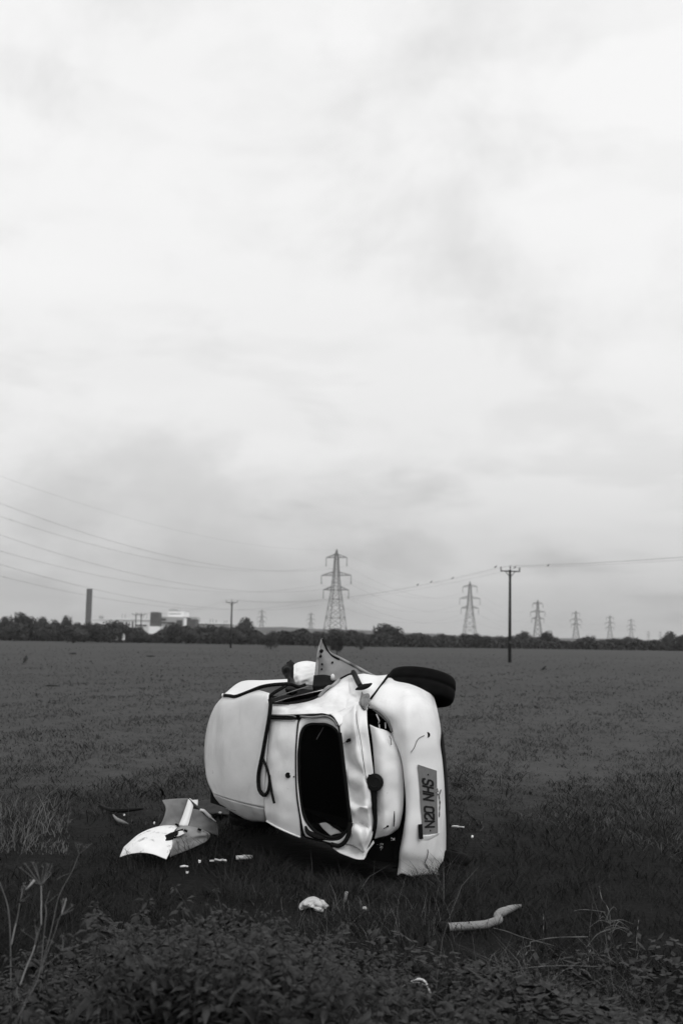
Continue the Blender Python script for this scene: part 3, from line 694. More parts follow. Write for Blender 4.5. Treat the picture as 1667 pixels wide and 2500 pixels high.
mb = MB(); pp = [W(*(q+np.array([0, 0, .012]))) for q in LH]; mb.tube(pp+pp[:1], .012, 6, cap=False); mb.build('inner_seal', M['rubber'], fr, True)
mb = MB(); mb.tube(path([(640, 1150, .03), (655, 1185, .03), (690, 1205, .02), (735, 1222, .02), (760, 1228, .02)], 24), [.022*math.sin(math.pi*(.12+.8*i/23)) for i in range(24)], 8)
mb.tube(path([(742, 1225, .0), (790, 1232, .0), (840, 1226, .0), (872, 1196, .0), (892, 1160, .0)], 20), .007, 6)
mb.tube(path([(790, 1258, .0), (838, 1266, .0), (872, 1244, -.01), (896, 1196, -.01), (908, 1130, .0)], 20), .017, 8)
mb.build('hanging_seal', M['rubber'], fr, True)
mb = MB(); mb.tube(path([(845, 600, .0), (860, 740, -.005), (878, 890, -.005), (894, 1030, .0), (908, 1130, .0)], 20), .013, 6); mb.build('side_seal', M['rubber'], fr, True)
mb = MB(); sheet(mb, [[(722, 1135, .10), (742, 1130, .12), (760, 1128, .14)], [(745, 1165, .10), (775, 1158, .12), (808, 1155, .14)], [(790, 1205, .08), (820, 1195, .10), (852, 1190, .12)]], 10, 10, .006)
mb.build('loose_trim', M['bare'], car_o, True)
mb = MB(); mb.tube(path([(746, 568, .12), (735, 590, .14), (722, 610, .15), (706, 640, .16)], 12), .003, 5); mb.build('loose_wire', M['bare'], car_o, True)
# holes: small black dishes whose colour stands in for their dark depth
def hole(mb, x, y, r, d=-.003):
    c = W(x, y, d); n = (Vector((0, 0, H))-c).normalized(); m4 = Matrix.Translation(c) @ n.to_track_quat('Z', 'Y').to_matrix().to_4x4()
    mb.lathe([(r*1.08, 0), (r, .004), (r*.85, .001), (.0005, -.001)], 16, m4)
mb = MB(); hole(mb, 538, 851, .020); mb.build('wiper_hole', M['lining_shade'], tg)
mb = MB(); hole(mb, 573, 860, .006); mb.build('screw_hole', M['lining_shade'], tg)
mb = MB(); sheet(mb, [[(876, 655, -.006), (890, 636, -.008), (908, 634, -.008)], [(884, 660, -.006), (895, 656, -.008), (906, 650, -.008)]], 8, 6, .01, mi=(0, 0)); mb.build('tear', M['lining_shade'], tg)
# lock, and a black sheet painting in the shade of the fold below it
mb = MB(); c = W(1048, 893, .0); n = (Vector((-.15, 0, H))-c).normalized(); m4 = Matrix.Translation(c) @ n.to_track_quat('Z', 'Y').to_matrix().to_4x4()
mb.lathe([(.066, -.03), (.066, .0), (.060, .012), (.035, .016), (.03, .012), (.0005, .012)], 18, m4); mb.box(W(1028, 868, 0), (.045, .03, .05)); mb.build('lock', M['plastic'], tg)
mb = MB()
sheet(mb, [[(1014, 905, .0), (1036, 900, -.01), (1062, 915, .01)], [(1022, 985, .01), (1040, 985, -.01), (1062, 985, .02)], [(1036, 1080, .015), (1048, 1080, .0), (1062, 1080, .03)], [(1038, 1140, .02), (1046, 1140, .01), (1058, 1135, .04)], [(1030, 1180, .03), (1042, 1182, .02), (1052, 1172, .05)]], 12, 24, .012, .004, 25, mi=(0, 0))
mb.tube(path([(1046, 1180, .04), (1030, 1225, .045), (1014, 1268, .05), (1006, 1284, .05)], 12), .006, 5)
mb.build('fold_gap', M['lining_shade'], tg, True)
mb = MB(); mb.tube(path([(1128, 1148, .06), (1112, 1160, .05), (1100, 1164, .04)], 8), [.007, .010, .004]+[.003]*5, 6); mb.tube(path([(1162, 1060, .055), (1164, 1110, .055), (1160, 1152, .07)], 10), .0045, 5); mb.build('scratch_tear', M['plastic'], tg)
mb = MB(); 
for x0, y0, x1, y1 in ((1134, 618, 1144, 640), (1142, 640, 1146, 672)): mb.tube(path([(x0, y0, .045), (x1, y1, .05)], 6), .004, 5)
mb.build('chipped_paint', M['seal_grey'], tg)
mb = MB(); mb.tube(path([(940, 452, .08), (944, 530, -.03), (968, 660, -.055), (984, 780, -.06), (1002, 900, -.03)], 20), .003, 5); mb.build('crease_line', M['seal_grey'], tg)

# rear right corner: pillar, quarter panel, drip channel
mb = MB()
sheet(mb, [[(424, 428, .13), (520, 434, .15), (610, 426, .22), (700, 400, .30), (775, 348, .42), (835, 295, .60), (895, 262, .75)],
           [(430, 455, .07), (520, 460, .08), (610, 456, .11), (700, 445, .14), (780, 410, .19), (840, 375, .28), (900, 345, .42)],
           [(436, 492, .045), (520, 493, .04), (606, 490, .04), (700, 486, .035), (785, 490, .03), (850, 470, .08), (900, 440, .17)],
           [(436, 494, .05), (520, 495, .045), (610, 494, .045), (700, 490, .04), (790, 500, .03), (832, 540, .015), (872, 520, .045)],][:3], 70, 30, .007, .004, 8, ridge=.022)
sheet(mb, [[(785, 488, .03), (830, 478, .06), (880, 455, .13), (925, 425, .2)], [(812, 512, .025), (845, 505, .045), (885, 485, .07), (932, 442, .1)], [(838, 560, .01), (850, 550, .015), (868, 530, .04), (905, 478, .055)]], 20, 16, .007)
sheet(mb, [[(893, 263, .76), (945, 258, .74), (990, 254, .72), (1060, 264, .66), (1130, 257, .60)],
           [(880, 330, .48), (925, 330, .47), (970, 330, .44), (1030, 338, .42), (1080, 335, .40)],
           [(872, 400, .27), (910, 405, .25), (950, 410, .22), (990, 405, .26), (1022, 402, .29)],
           [(862, 470, .10), (890, 462, .11), (925, 444, .12), (960, 445, .13), (1004, 472, .16)]], 44, 40, .007, .014, 9, ridge=.03)
qp = mb.build('quarter_panel', PB, car_o, True)
mb = MB(); mb.tube(path([(434, 514, .035), (500, 517, .03), (560, 518, .03), (588, 516, .03)], 16), .010, 6); mb.build('hatch_seal', M['rubber'], car_o, True)
mb = MB(); mb.tube(path([(434, 494, .03), (500, 498, .025), (560, 500, .025), (585, 508, .025)], 16), .006, 6); mb.tube(path([(610, 505, .03), (690, 510, .02), (760, 503, .02), (805, 525, .02), (828, 560, .01)], 20), .009, 6); mb.build('drip_channel', M['seal_grey'], car_o, True)
mb = MB(); mb.tube(path([(1130, 259, .50), (1090, 315, .40), (1055, 362, .30), (1024, 400, .22)], 16), .009, 6); mb.build('panel_gap', M['lining_shade'], qp, True)
mb = MB(); mb.tube(path([(850, 668, .0), (868, 660, .0), (884, 650, .0)], 8), .0028, 5); mb.build('crack', M['seal_grey'], tg)
# rear side window opening: black seals and the bright lower lip
mb = MB(); mb.tube(path([(418, 420, .09), (424, 396, .10), (455, 366, .14), (500, 340, .2), (545, 314, .3), (600, 330, .4), (640, 318, .45)], 30), .014, 8)
mb.tube(path([(440, 424, .10), (520, 428, .13), (610, 418, .2), (690, 396, .29), (745, 360, .38), (800, 315, .5), (850, 280, .62), (905, 254, .72), (935, 256, .72)], 40), .008, 8)
mb.build('side_window_seal', M['rubber'], car_o, True)
mb = MB(); mb.tube(path([(720, 390, .31), (752, 352, .36), (778, 330, .42), (800, 325, .46), (840, 288, .58)], 20), .013, 8); mb.build('bent_trim', M['bare'], car_o, True)
mb = MB(); mb.tube(path([(452, 400, .2), (520, 372, .25), (600, 345, .35), (660, 326, .45)], 20), .0045, 5); mb.tube(path([(450, 432, .10), (500, 437, .10), (545, 436, .11)], 12), .004, 5); mb.build('trim_line', M['seal_grey'], car_o, True)
# black bracket and the grey cloth-like tear at the corner
mb = MB(); mb.tube(path([(922, 243, .66), (938, 275, .55), (952, 305, .40), (966, 328, .30)], 14), .022, 6); mb.tube(path([(936, 346, .28), (960, 338, .27), (985, 330, .28), (1010, 322, .29), (1032, 310, .30)], 20), [.006+.017*math.sin(math.pi*i/19) for i in range(20)], 8); mb.build('bent_bracket', M['plastic'], car_o, True)
mb = MB(); sheet(mb, [[(972, 356, .27), (985, 372, .25), (1010, 368, .26), (1020, 384, .27)], [(962, 400, .22), (980, 400, .17), (996, 400, .22), (1014, 410, .2)], [(956, 430, .15), (976, 440, .10), (986, 445, .15), (1004, 440, .16)], [(982, 470, .14), (988, 470, .11), (992, 468, .13), (998, 462, .15)]], 20, 20, .006, .012, 30)
mb.build('torn_liner', [M['inner_grey'], M['lining_shade']], car_o, True)

# bumper
mb = MB()
sheet(mb, [[(1128, 277, .52), (1170, 276, .50), (1225, 278, .48), (1300, 294, .44), (1352, 310, .43), (1374, 323, .44)],
           [(1075, 340, .34), (1120, 345, .28), (1200, 352, .22), (1290, 362, .18), (1368, 378, .19), (1390, 372, .30)],
           [(1012, 430, .23), (1060, 434, .15), (1150, 445, .08), (1280, 455, .05), (1380, 458, .06), (1416, 462, .11)],
           [(1122, 545, .16), (1150, 550, .08), (1215, 560, .02), (1320, 570, .0), (1405, 578, .01), (1437, 582, .06)],
           [(1162, 655, .15), (1182, 660, .07), (1245, 668, .01), (1330, 672, -.01), (1410, 672, .0), (1434, 672, .05)],
           [(1202, 760, .15), (1216, 760, .05), (1270, 762, .0), (1345, 762, -.015), (1420, 762, -.005), (1446, 762, .04)],
           [(1222, 900, .15), (1236, 900, .04), (1290, 900, -.01), (1362, 900, -.02), (1432, 900, -.01), (1457, 900, .03)],
           [(1230, 1050, .16), (1244, 1050, .04), (1298, 1050, -.01), (1366, 1050, -.02), (1436, 1050, -.01), (1464, 1050, .03)],
           [(1216, 1180, .16), (1232, 1185, .04), (1290, 1190, .0), (1364, 1192, -.01), (1438, 1195, .0), (1468, 1195, .04)],
           [(1196, 1290, .15), (1214, 1295, .06), (1280, 1305, .03), (1362, 1310, .02), (1440, 1320, .02), (1467, 1325, .06)],
           [(1190, 1360, .16), (1210, 1362, .10), (1275, 1368, .08), (1362, 1372, .07), (1440, 1376, .07), (1470, 1380, .10)],
           [(1180, 1442, .16), (1208, 1430, .12), (1275, 1450, .15), (1352, 1436, .11), (1440, 1448, .13), (1488, 1466, .15)]], 60, 96, .008, .006, 5)
bp = mb.build('bumper', PB, car_o, True)
mb = MB(); sheet(mb, [[(1432, 590, .06), (1446, 592, .09), (1452, 600, .16)], [(1444, 760, .06), (1460, 760, .08), (1468, 762, .16)], [(1460, 1000, .05), (1476, 1000, .07), (1484, 1000, .16)], [(1466, 1200, .06), (1482, 1200, .08), (1490, 1200, .17)], [(1466, 1400, .09), (1482, 1400, .11), (1490, 1400, .2)]], 8, 30, .01, mi=(0, 0)); mb.build('valance', M['plastic'], car_o, True)
mb = MB(); hole(mb, 1358, 613, .0195); mb.build('tow_eye_hole', M['plastic'], bp)
mb = MB(); mb.tube(path([(1340, 616, -.014), (1312, 630, -.014), (1296, 650, -.014), (1282, 685, -.013), (1262, 715, -.008)], 20), .0032, 5); mb.tube(path([(1352, 1275, .02), (1362, 1300, .012), (1356, 1335, .025), (1346, 1365, .05), (1362, 1400, .085)], 24), .0035, 5); mb.build('crack', M['seal_grey'], bp)
PT = ((1302.6, 787.5), (1413, 824), (1420.2, 1190.5), (1330.5, 1197.7))       # plate corners: top left, top right, bottom right, bottom left
def plate(a, b, d):                                   # a along the lettering, b across it from its upper edge
    tl, tr, br, bl = [np.array(q) for q in PT]; q = (bl*(1-a)+tl*a)*(1-b) + (br*(1-a)+tr*a)*b
    pl = [W(*PT[0], -.034+.006), W(*PT[1], -.030), W(*PT[2], -.028), W(*PT[3], -.028)]
    P = (pl[3]*(1-a)+pl[0]*a)*(1-b) + (pl[2]*(1-a)+pl[1]*a)*b
    return P + (Vector((0, 0, H))-P).normalized()*d
mb = MB(); c4 = [plate(a, b, e) for e in (0, -.012) for a, b in ((0, 0), (1, 0), (1, 1), (0, 1))]
mb.add(c4, [(0, 1, 2, 3)[::-1], (4, 5, 6, 7), (0, 1, 5, 4), (1, 2, 6, 5), (2, 3, 7, 6), (3, 0, 4, 7)]); np_o = mb.build('number_plate', M['plate'], car_o)
GL = {'N': [[(0, 0), (0, 1), (1, 0), (1, 1)]], 'H': [[(0, 0), (0, 1)], [(1, 0), (1, 1)], [(0, .5), (1, .5)]],
      '0': [[(.5, 0), (.15, .04), (0, .18), (0, .82), (.15, .96), (.5, 1), (.85, .96), (1, .82), (1, .18), (.85, .04), (.5, 0)]],
      '2': [[(0, .80), (.08, .94), (.35, 1), (.68, 1), (.93, .92), (1, .76), (.94, .6), (.7, .44), (.2, .24), (0, .08), (0, 0), (1, 0)]],
      'S': [[(1, .82), (.88, .95), (.6, 1), (.35, 1), (.1, .94), (0, .77), (.08, .61), (.35, .53), (.65, .47), (.92, .39), (1, .23), (.9, .06), (.65, 0), (.35, 0), (.1, .05), (0, .2)]]}
def glyph(ch, a0, a1, b0, b1):
    mb = MB()
    for st in GL[ch]:
        pts = [(a0+(a1-a0)*x, b1+(b0-b1)*y) for x, y in st]
        for (p, q) in zip(pts, pts[1:]):
            dx, dy = (q[0]-p[0])*.55, (q[1]-p[1])*.12; ln = math.hypot(dx, dy) or 1
            nx_, ny_ = -dy/ln, dx/ln; hw = .0072; ex, ey = dx/ln*hw*.9, dy/ln*hw*.9
            cs = [(p[0]+(sx_*nx_*hw-ex)/.55, p[1]+(sx_*ny_*hw-ey)/.12) for sx_ in (1, -1)] + [(q[0]+(sx_*nx_*hw+ex)/.55, q[1]+(sx_*ny_*hw+ey)/.12) for sx_ in (-1, 1)]
            v = [plate(a, b, .0035) for a, b in cs] + [plate(a, b, -.002) for a, b in cs]
            mb.add(v, [(0, 1, 2, 3), (4, 7, 6, 5), (0, 4, 5, 1), (1, 5, 6, 2), (2, 6, 7, 3), (3, 7, 4, 0)])
    return mb.build('character', M['ink'], np_o)
for chh, a0, a1 in (('N', .100, .186), ('2', .219, .298), ('0', .318, .402), ('N', .508, .592), ('H', .624, .704), ('S', .734, .816)): glyph(chh, a0, a1, .22, .76)
for a, b in ((.045, .5), (.895, .52)):
    mb = MB(); c = plate(a, b, .002); n = (Vector((0, 0, H))-c).normalized(); mb.lathe([(.007, 0), (.006, .003), (.0005, .004)], 10, Matrix.Translation(c) @ n.to_track_quat('Z', 'Y').to_matrix().to_4x4()); mb.build('plate_screw', M['ink'], np_o)
mb = MB(); mb.box(W(1318, 1182, -.03), (.030, .03, .105), Matrix.Rotation(R(-4), 3, 'Y')); mb.build('plate_lamp', M['plastic'], bp)
mb = MB(); sheet(mb, [[(1326, 1206, -.02), (1375, 1203, -.026), (1428, 1190, -.02)], [(1322, 1228, -.006), (1370, 1225, -.012), (1426, 1196, -.014)], [(1323, 1246, .006), (1370, 1232, -.002), (1424, 1200, -.01)]], 14, 8, .006, mi=(0, 0)); mb.build('recess_lip', M['paint'], bp, True)
mb = MB(); mb.tube(path([(1400, 935, -.022), (1412, 928, -.026), (1420, 945, -.026), (1408, 950, -.026), (1425, 965, -.026), (1438, 935, -.02), (1428, 975, -.022), (1432, 1010, -.02), (1430, 1050, -.02), (1428, 1098, -.02)], 50), [.002+.004*abs(math.sin(i*.7)) for i in range(50)], 5); mb.build('glue_smear', M['seal_grey'], bp)
# tail light holes, their shade put in as black backing sheets; wires and broken glass
mb = MB(); sheet(mb, [[(990, 440, .30), (1060, 440, .30), (1170, 520, .24)], [(1000, 520, .30), (1080, 560, .28), (1180, 640, .24)], [(1010, 600, .24), (1090, 640, .24), (1190, 700, .22)]], 10, 10, .006, mi=(0, 0)); lh = mb.build('tail_light_socket', M['lining_shade'], car_o)
for q in ([(1058, 492, .14), (1064, 505, .12), (1074, 530, .12), (1070, 545, .14)], [(1074, 552, .13), (1076, 575, .13)], [(1110, 540, .13), (1112, 575, .13)]):
    mb = MB(); mb.tube(path(q, 10), .0055, 6); mb.build('bulb_wire', M['scrap'], lh, True)
mb = MB(); mb.tube(path([(1008, 447, .14), (1060, 466, .11), (1110, 508, .09), (1135, 555, .10), (1150, 595, .1)], 20), .010, 6); mb.build('socket_rim', M['inner_grey'], lh, True)
mb = MB(); sheet(mb, [[(1026, 1240, .24), (1110, 1216, .25), (1215, 1150, .26)], [(1020, 1300, .24), (1110, 1290, .25), (1200, 1280, .26)], [(1005, 1370, .28), (1110, 1370, .28), (1195, 1370, .28)]], 10, 10, .006, mi=(0, 0)); lh2 = mb.build('tail_light_socket', M['lining_shade'], car_o)
gg = random.Random(3)
for i in range(16):
    mb = MB(); x, y = (gg.gauss(1090, 16), gg.gauss(1266, 14)) if i < 11 else (gg.gauss(1158, 7), gg.gauss(1226, 5)); c = W(x, y, .20)
    e = [Vector((gg.uniform(-1, 1), gg.uniform(-.6, .6), gg.uniform(-1, 1)))*gg.uniform(.006, .014) for _ in range(4)]
    mb.add([c+a for a in e], [(0, 1, 2), (0, 2, 3), (0, 3, 1), (1, 3, 2)]); mb.build('glass_fragment', M['glass_bits'], lh2)
mb = MB(); sheet(mb, [[(1190, 720, .20), (1225, 760, .22)], [(1205, 900, .22), (1240, 900, .24)], [(1205, 1100, .24), (1240, 1100, .24)], [(1175, 1250, .24), (1225, 1250, .24)], [(1150, 1400, .26), (1215, 1400, .24)]], 6, 20, .006, mi=(0, 0)); mb.build('bumper_gap_shade', M['lining_shade'], car_o)  # black backing sheet paints in the shade between tailgate and bumper

# hanging rubber strip, in front of the roof edge
mb = MB(); mb.tube(path([(432, 405, .02), (436, 440, .0), (426, 520, -.03), (408, 620, -.035), (388, 730, -.035), (369, 820, -.035), (364, 880, -.035), (370, 935, -.035), (388, 962, -.035), (404, 966, -.035), (420, 945, -.035), (428, 900, -.03), (427, 860, -.03), (415, 815, -.028), (400, 775, -.027), (385, 745, -.025)], 90), [.0165]*46+[.0165-.006*min(1, i/20) for i in range(44)], 8)
mb.tube(path([(427, 850, -.035), (431, 880, -.032), (440, 940, -.03), (450, 985, -.03), (458, 1016, -.03)], 24), .0105, 8)
mb.build('hanging_strip', M['rubber'], car_o, True)

# torn front door standing up, with its pale edges
AIR = 9.75
def WD(x, y, Y): px, py = Z1(x, y); return at_y(px, py, Y)
mb = MB()
sheet(mb, [[(736, 48, 9.95), (739, 48, 9.94), (743, 50, 9.94), (748, 56, 9.95)],
           [(716, 112, 9.90), (740, 112, 9.86), (765, 113, 9.88), (788, 132, 9.92)],
           [(706, 180, 9.86), (760, 178, 9.80), (815, 172, 9.84), (882, 182, 9.88)],
           [(699, 250, 9.82), (770, 242, 9.74), (850, 232, 9.78), (962, 224, 9.80)],
           [(690, 312, 9.78), (780, 300, 9.70), (880, 282, 9.74), (1060, 276, 9.70)]], 36, 36, .012, .008, 9, f=WD)
dr = mb.build('torn_door', [M['inner_grey'], M['paint']], car_o, True)
mb = MB(); sheet(mb, [[(731, 52, 9.93), (738, 50, 9.92)], [(712, 112, 9.88), (724, 112, 9.87)], [(702, 185, 9.84), (716, 185, 9.83)], [(690, 312, 9.76), (704, 312, 9.74)]], 4, 24, .02, mi=(0, 0), f=WD); mb.build('door_edge', M['bare'], dr, True)
mb = MB(); mb.tube([WD(*q) for q in cr([(737, 47, 9.93), (752, 80, 9.92), (770, 112, 9.9), (790, 136, 9.88), (836, 158, 9.87), (882, 182, 9.86), (925, 204, 9.82), (962, 224, 9.78), (1012, 252, 9.6), (1066, 278, 9.45)], 50)], [.010]*14+[.013]*36, 8); mb.build('frame_tube', M['bare'], dr, True)
mb = MB(); mb.tube([WD(*q) for q in cr([(741, 47, 9.91), (756, 82, 9.90), (773, 118, 9.88), (795, 145, 9.86), (840, 168, 9.85)], 30)], .008, 6); mb.build('edge_seal', M['rubber'], dr, True)
mb = MB(); mb.tube([WD(*q) for q in cr([(735, 112, 9.86), (736, 130, 9.845), (734, 150, 9.84), (738, 160, 9.84)], 12)], [.012+.008*math.sin(i) for i in range(12)], 6)
mb.build('tear', M['plastic'], dr)
for x, y in ((738, 196), (737, 226), (800, 186)):
    mb = MB(); mb.lathe([(.009, -.01), (.009, .01), (.001, .012)], 10, Matrix.Translation(WD(x, y, 9.79)) @ Matrix.Rotation(R(90), 4, 'X')); mb.build('bolt_hole', M['plastic'], dr)
mb = MB(); sheet(mb, [[(690, 262, 9.66), (750, 258, 9.64), (800, 268, 9.66)], [(686, 296, 9.62), (750, 296, 9.6), (812, 292, 9.62)], [(682, 330, 9.56), (750, 322, 9.55), (820, 310, 9.58)]], 12, 8, .08, mi=(0, 0), f=WD); mb.build('seat_edge', M['plastic'], car_o, True)
mb = MB(); c = WD(801, 274, 9.6); mb.lathe([(.001, .03), (.014, .02), (.018, 0), (.014, -.02), (.001, -.03)], 10, Matrix.Translation(c)); mb.build('clip', M['scrap'], car_o, True)
mb = MB()
sheet(mb, [[(574, 198, 10.28), (606, 183, 10.30), (652, 177, 10.30), (704, 186, 10.28)], [(568, 225, 10.14), (602, 220, 10.14), (652, 218, 10.13), (703, 222, 10.14)], [(568, 260, 10.03), (600, 258, 10.0), (652, 258, 10.01), (701, 260, 10.03)], [(578, 296, 9.97), (606, 300, 9.93), (648, 292, 9.97), (697, 296, 9.96)], [(592, 328, 9.95), (612, 330, 9.96), (636, 316, 9.98), (690, 322, 9.94)]], 30, 30, .02, .022, 17, f=WD, mi=(0, 0))
mb.build('crumpled_wing', M['paint'], car_o, True)
mb = MB(); sheet(mb, [[(550, 172, 9.95), (556, 170, 9.94), (562, 176, 9.95)], [(532, 195, 9.92), (552, 196, 9.88), (571, 202, 9.92)], [(504, 214, 9.9), (538, 220, 9.82), (572, 240, 9.88)], [(502, 242, 9.88), (536, 252, 9.8), (572, 272, 9.86)], [(518, 268, 9.8), (545, 278, 9.74), (570, 292, 9.8)], [(530, 300, 9.7), (552, 306, 9.66), (574, 312, 9.7)], [(520, 345, 9.55), (556, 345, 9.5), (590, 335, 9.55)]], 14, 26, .05, .018, 14, mi=(0, 0), f=WD); mb.build('torn_trim', M['plastic'], car_o, True)

# inside with its shade painted black, floor, far side, front end and wheels
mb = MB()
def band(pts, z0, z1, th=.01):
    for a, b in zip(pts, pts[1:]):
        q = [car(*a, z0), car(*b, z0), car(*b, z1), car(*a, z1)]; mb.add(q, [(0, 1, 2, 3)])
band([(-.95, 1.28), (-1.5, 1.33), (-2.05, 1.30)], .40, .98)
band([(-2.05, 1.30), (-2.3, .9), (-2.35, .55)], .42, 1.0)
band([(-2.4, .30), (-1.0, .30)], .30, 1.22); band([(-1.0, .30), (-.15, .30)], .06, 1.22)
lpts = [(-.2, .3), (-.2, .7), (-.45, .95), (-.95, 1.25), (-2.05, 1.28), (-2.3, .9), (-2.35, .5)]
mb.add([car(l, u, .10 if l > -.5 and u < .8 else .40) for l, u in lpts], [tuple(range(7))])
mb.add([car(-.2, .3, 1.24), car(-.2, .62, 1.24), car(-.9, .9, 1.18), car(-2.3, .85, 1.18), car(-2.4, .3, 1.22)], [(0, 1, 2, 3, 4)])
mb.build('interior', M['lining_shade'], car_o)
mb = MB()
for a, b, zz0, zz1 in (((-.12, .235), (-.9, .20), .08, 1.32), ((-.9, .20), (-2.6, .20), .06, 1.34), ((-2.6, .2), (-3.2, .24), .12, 1.25)):
    q = [car(*a, zz0), car(*b, zz0), car(*b, zz1), car(*a, zz1)]; mb.add(q, [(0, 1, 2, 3)])
mb.build('floor_pan', M['plastic'], car_o)
mb = MB(); mb.tube([car(-.2, .17, .45), car(-.7, .15, .5), car(-1.2, .14, .7), car(-2.4, .15, .72)], .025, 10); mb.tube([car(-.25, .16, .42), car(-.6, .15, .42)], .07, 12); mb.build('exhaust', M['steel'], car_o, True)
mb = MB(); mb.tube([car(-.68, .24, .1), car(-.68, .2, .7), car(-.66, .24, 1.3)], .035, 10); mb.build('rear_axle', M['steel'], car_o, True)
mb = MB()
def csheet(rows, nu=14, nv=14, dent=.03): sheet(mb, rows, nu, nv, .008, dent, 5, f=lambda l, u, zz: car(l, u, zz))
csheet([[(-2.35, .95, .42), (-2.35, .97, .7), (-2.35, .95, 1.02)], [(-2.75, .86, .35), (-2.8, .89, .6), (-2.75, .86, 1.02)], [(-3.15, .68, .3), (-3.2, .7, .6), (-3.15, .68, 1.0)], [(-3.25, .36, .25), (-3.3, .36, .6), (-3.25, .36, .95)]]); mb.build('bonnet', PB, car_o, True)
mb = MB(); csheet([[(-.85, .32, 1.40), (-.95, .6, 1.42), (-1.0, .82, 1.38)], [(-1.6, .28, 1.33), (-1.6, .6, 1.35), (-1.6, .82, 1.28)], [(-2.5, .28, 1.2), (-2.5, .6, 1.2), (-2.5, .80, 1.1)]], dent=.012); mb.build('upper_side_panel', PB, car_o, True)
def wheel(c, axis, r=.275, wd=.165):
    q = axis.normalized().to_track_quat('Z', 'Y').to_matrix().to_4x4(); m4 = Matrix.Translation(c) @ q
    h = wd/2
    prof_ = [(r*.62, -h*.9), (r*.80, -h), (r*.93, -h*.92), (r*.985, -h*.68), (r, -h*.35), (r*1.002, -h*.12), (r*.985, -h*.10), (r*.985, h*.10), (r*1.002, h*.12), (r, h*.35), (r*.985, h*.68), (r*.93, h*.92), (r*.80, h), (r*.62, h*.9)]
    t = bpy.data.objects.new('wheel', None); COL.objects.link(t); t.location = c; put(t, car_o)
    t.parent = car_o
    mb = MB(); mb.lathe(prof_+[prof_[0]], 56, m4); o = mb.build('tyre', M['tyre'], None, True); put(o, t)
    mb = MB(); mb.lathe([(r*.64, h*.85), (r*.60, h*.5), (r*.5, h*.55), (r*.34, h*.75), (r*.16, h*.7), (.001, h*.72)], 32, m4); mb.lathe([(r*.64, -h*.85), (r*.58, -h*.2), (r*.3, 0), (.001, 0)], 32, m4); o = mb.build('rim', M['plastic'], None, True); put(o, t)
px_, py_ = Z1(1322, 333)
wheel(at_y(px_, py_, 9.28), Vector((.15, .30, 1)), .275, .21)
px_, py_ = Z1(1405, 1330)
wheel(at_y(px_, py_, 9.22), Vector((.25, .1, 1)), .265, .17)
wheel(car(-2.95, .30, .12), Vector((0, 0, 1))); wheel(car(-2.9, .30, 1.08), Vector((.1, .1, 1)))

# ------------------------------------------------------------------ things lying round the wreck
def Z6(x, y): return 280 + x*.24235, 1880 + y*.24235
def W6(x, y, Y): px, py = Z6(x, y); return at_y(px, py, Y)
def G6(x, y, zz=0): return ground(*Z6(x, y), zz)
YF = 9.0                                               # distance of the torn wing; the ground there lies at row 2095
wing = thing('torn_wing', 'torn white car wing lying bent on the dark ground left of the wreck', 'car panel', (W6(400, 860, YF).x, YF+.3, 0))
mb = MB()
sheet(mb, [[(108, 762, YF+.55), (235, 652, YF+.56), (370, 588, YF+.56), (505, 556, YF+.56), (642, 560, YF+.55)],
           [(90, 782, YF+.45), (200, 700, YF+.42), (330, 655, YF+.38), (440, 650, YF+.38), (590, 640, YF+.42)],
           [(64, 845, YF+.36), (170, 790, YF+.30), (290, 752, YF+.25), (420, 770, YF+.22), (580, 772, YF+.24)],
           [(52, 877, YF+.34), (150, 846, YF+.26), (275, 832, YF+.19), (400, 850, YF+.15), (522, 897, YF+.12)]], 40, 30, .006, .006, 12, f=W6)
mb.build('wing_skin', [M['wing_paint'], M['lining_shade']], wing, True)
mb = MB()
sheet(mb, [[(640, 566, YF+.54), (740, 560, YF+.56), (850, 585, YF+.58), (950, 632, YF+.62)],
           [(606, 640, YF+.40), (720, 640, YF+.46), (850, 650, YF+.52), (965, 655, YF+.60)],
           [(584, 760, YF+.26), (690, 730, YF+.40), (820, 700, YF+.5), (955, 690, YF+.6)],
           [(560, 880, YF+.22), (660, 838, YF+.36), (780, 790, YF+.46), (925, 722, YF+.58)]], 26, 22, .006, .012, 14, f=W6)
mb.build('shaded_scraped_side', [M['bare'], M['lining_shade']], wing, True)  # scraped metal; its grey also carries the shade of this right-facing side
mb = MB()
sheet(mb, [[(480, 302, YF+.78), (560, 292, YF+.80), (650, 286, YF+.82), (744, 284, YF+.84)],
           [(520, 390, YF+.68), (590, 390, YF+.74), (650, 390, YF+.78), (720, 380, YF+.82)],
           [(490, 510, YF+.60), (560, 510, YF+.66), (620, 505, YF+.70), (680, 500, YF+.74)],
           [(440, 578, YF+.56), (510, 570, YF+.58), (580, 558, YF+.60), (650, 556, YF+.62)]], 24, 20, .006, .008, 12, f=W6)
mb.build('inner_panel', [M['inner_grey'], M['lining_shade']], wing, True)
mb = MB(); sheet(mb, [[(742, 290, YF+.83), (765, 310, YF+.80), (790, 345, YF+.78)], [(722, 350, YF+.78), (760, 362, YF+.73), (792, 374, YF+.73)], [(684, 460, YF+.68), (730, 462, YF+.64), (768, 466, YF+.65)], [(644, 558, YF+.58), (690, 560, YF+.54), (742, 560, YF+.56)]], 12, 20, .008, f=W6, mi=(0, 0)); mb.build('bright_rib', M['paint'], wing, True)
mb = MB(); sheet(mb, [[(752, 284, YF+.84), (780, 300, YF+.80), (842, 298, YF+.8)], [(765, 306, YF+.82), (800, 330, YF+.78), (838, 360, YF+.76)]], 10, 8, .006, f=W6, mi=(0, 0)); mb.build('rib_tip', M['paint'], wing, True)
mb = MB()
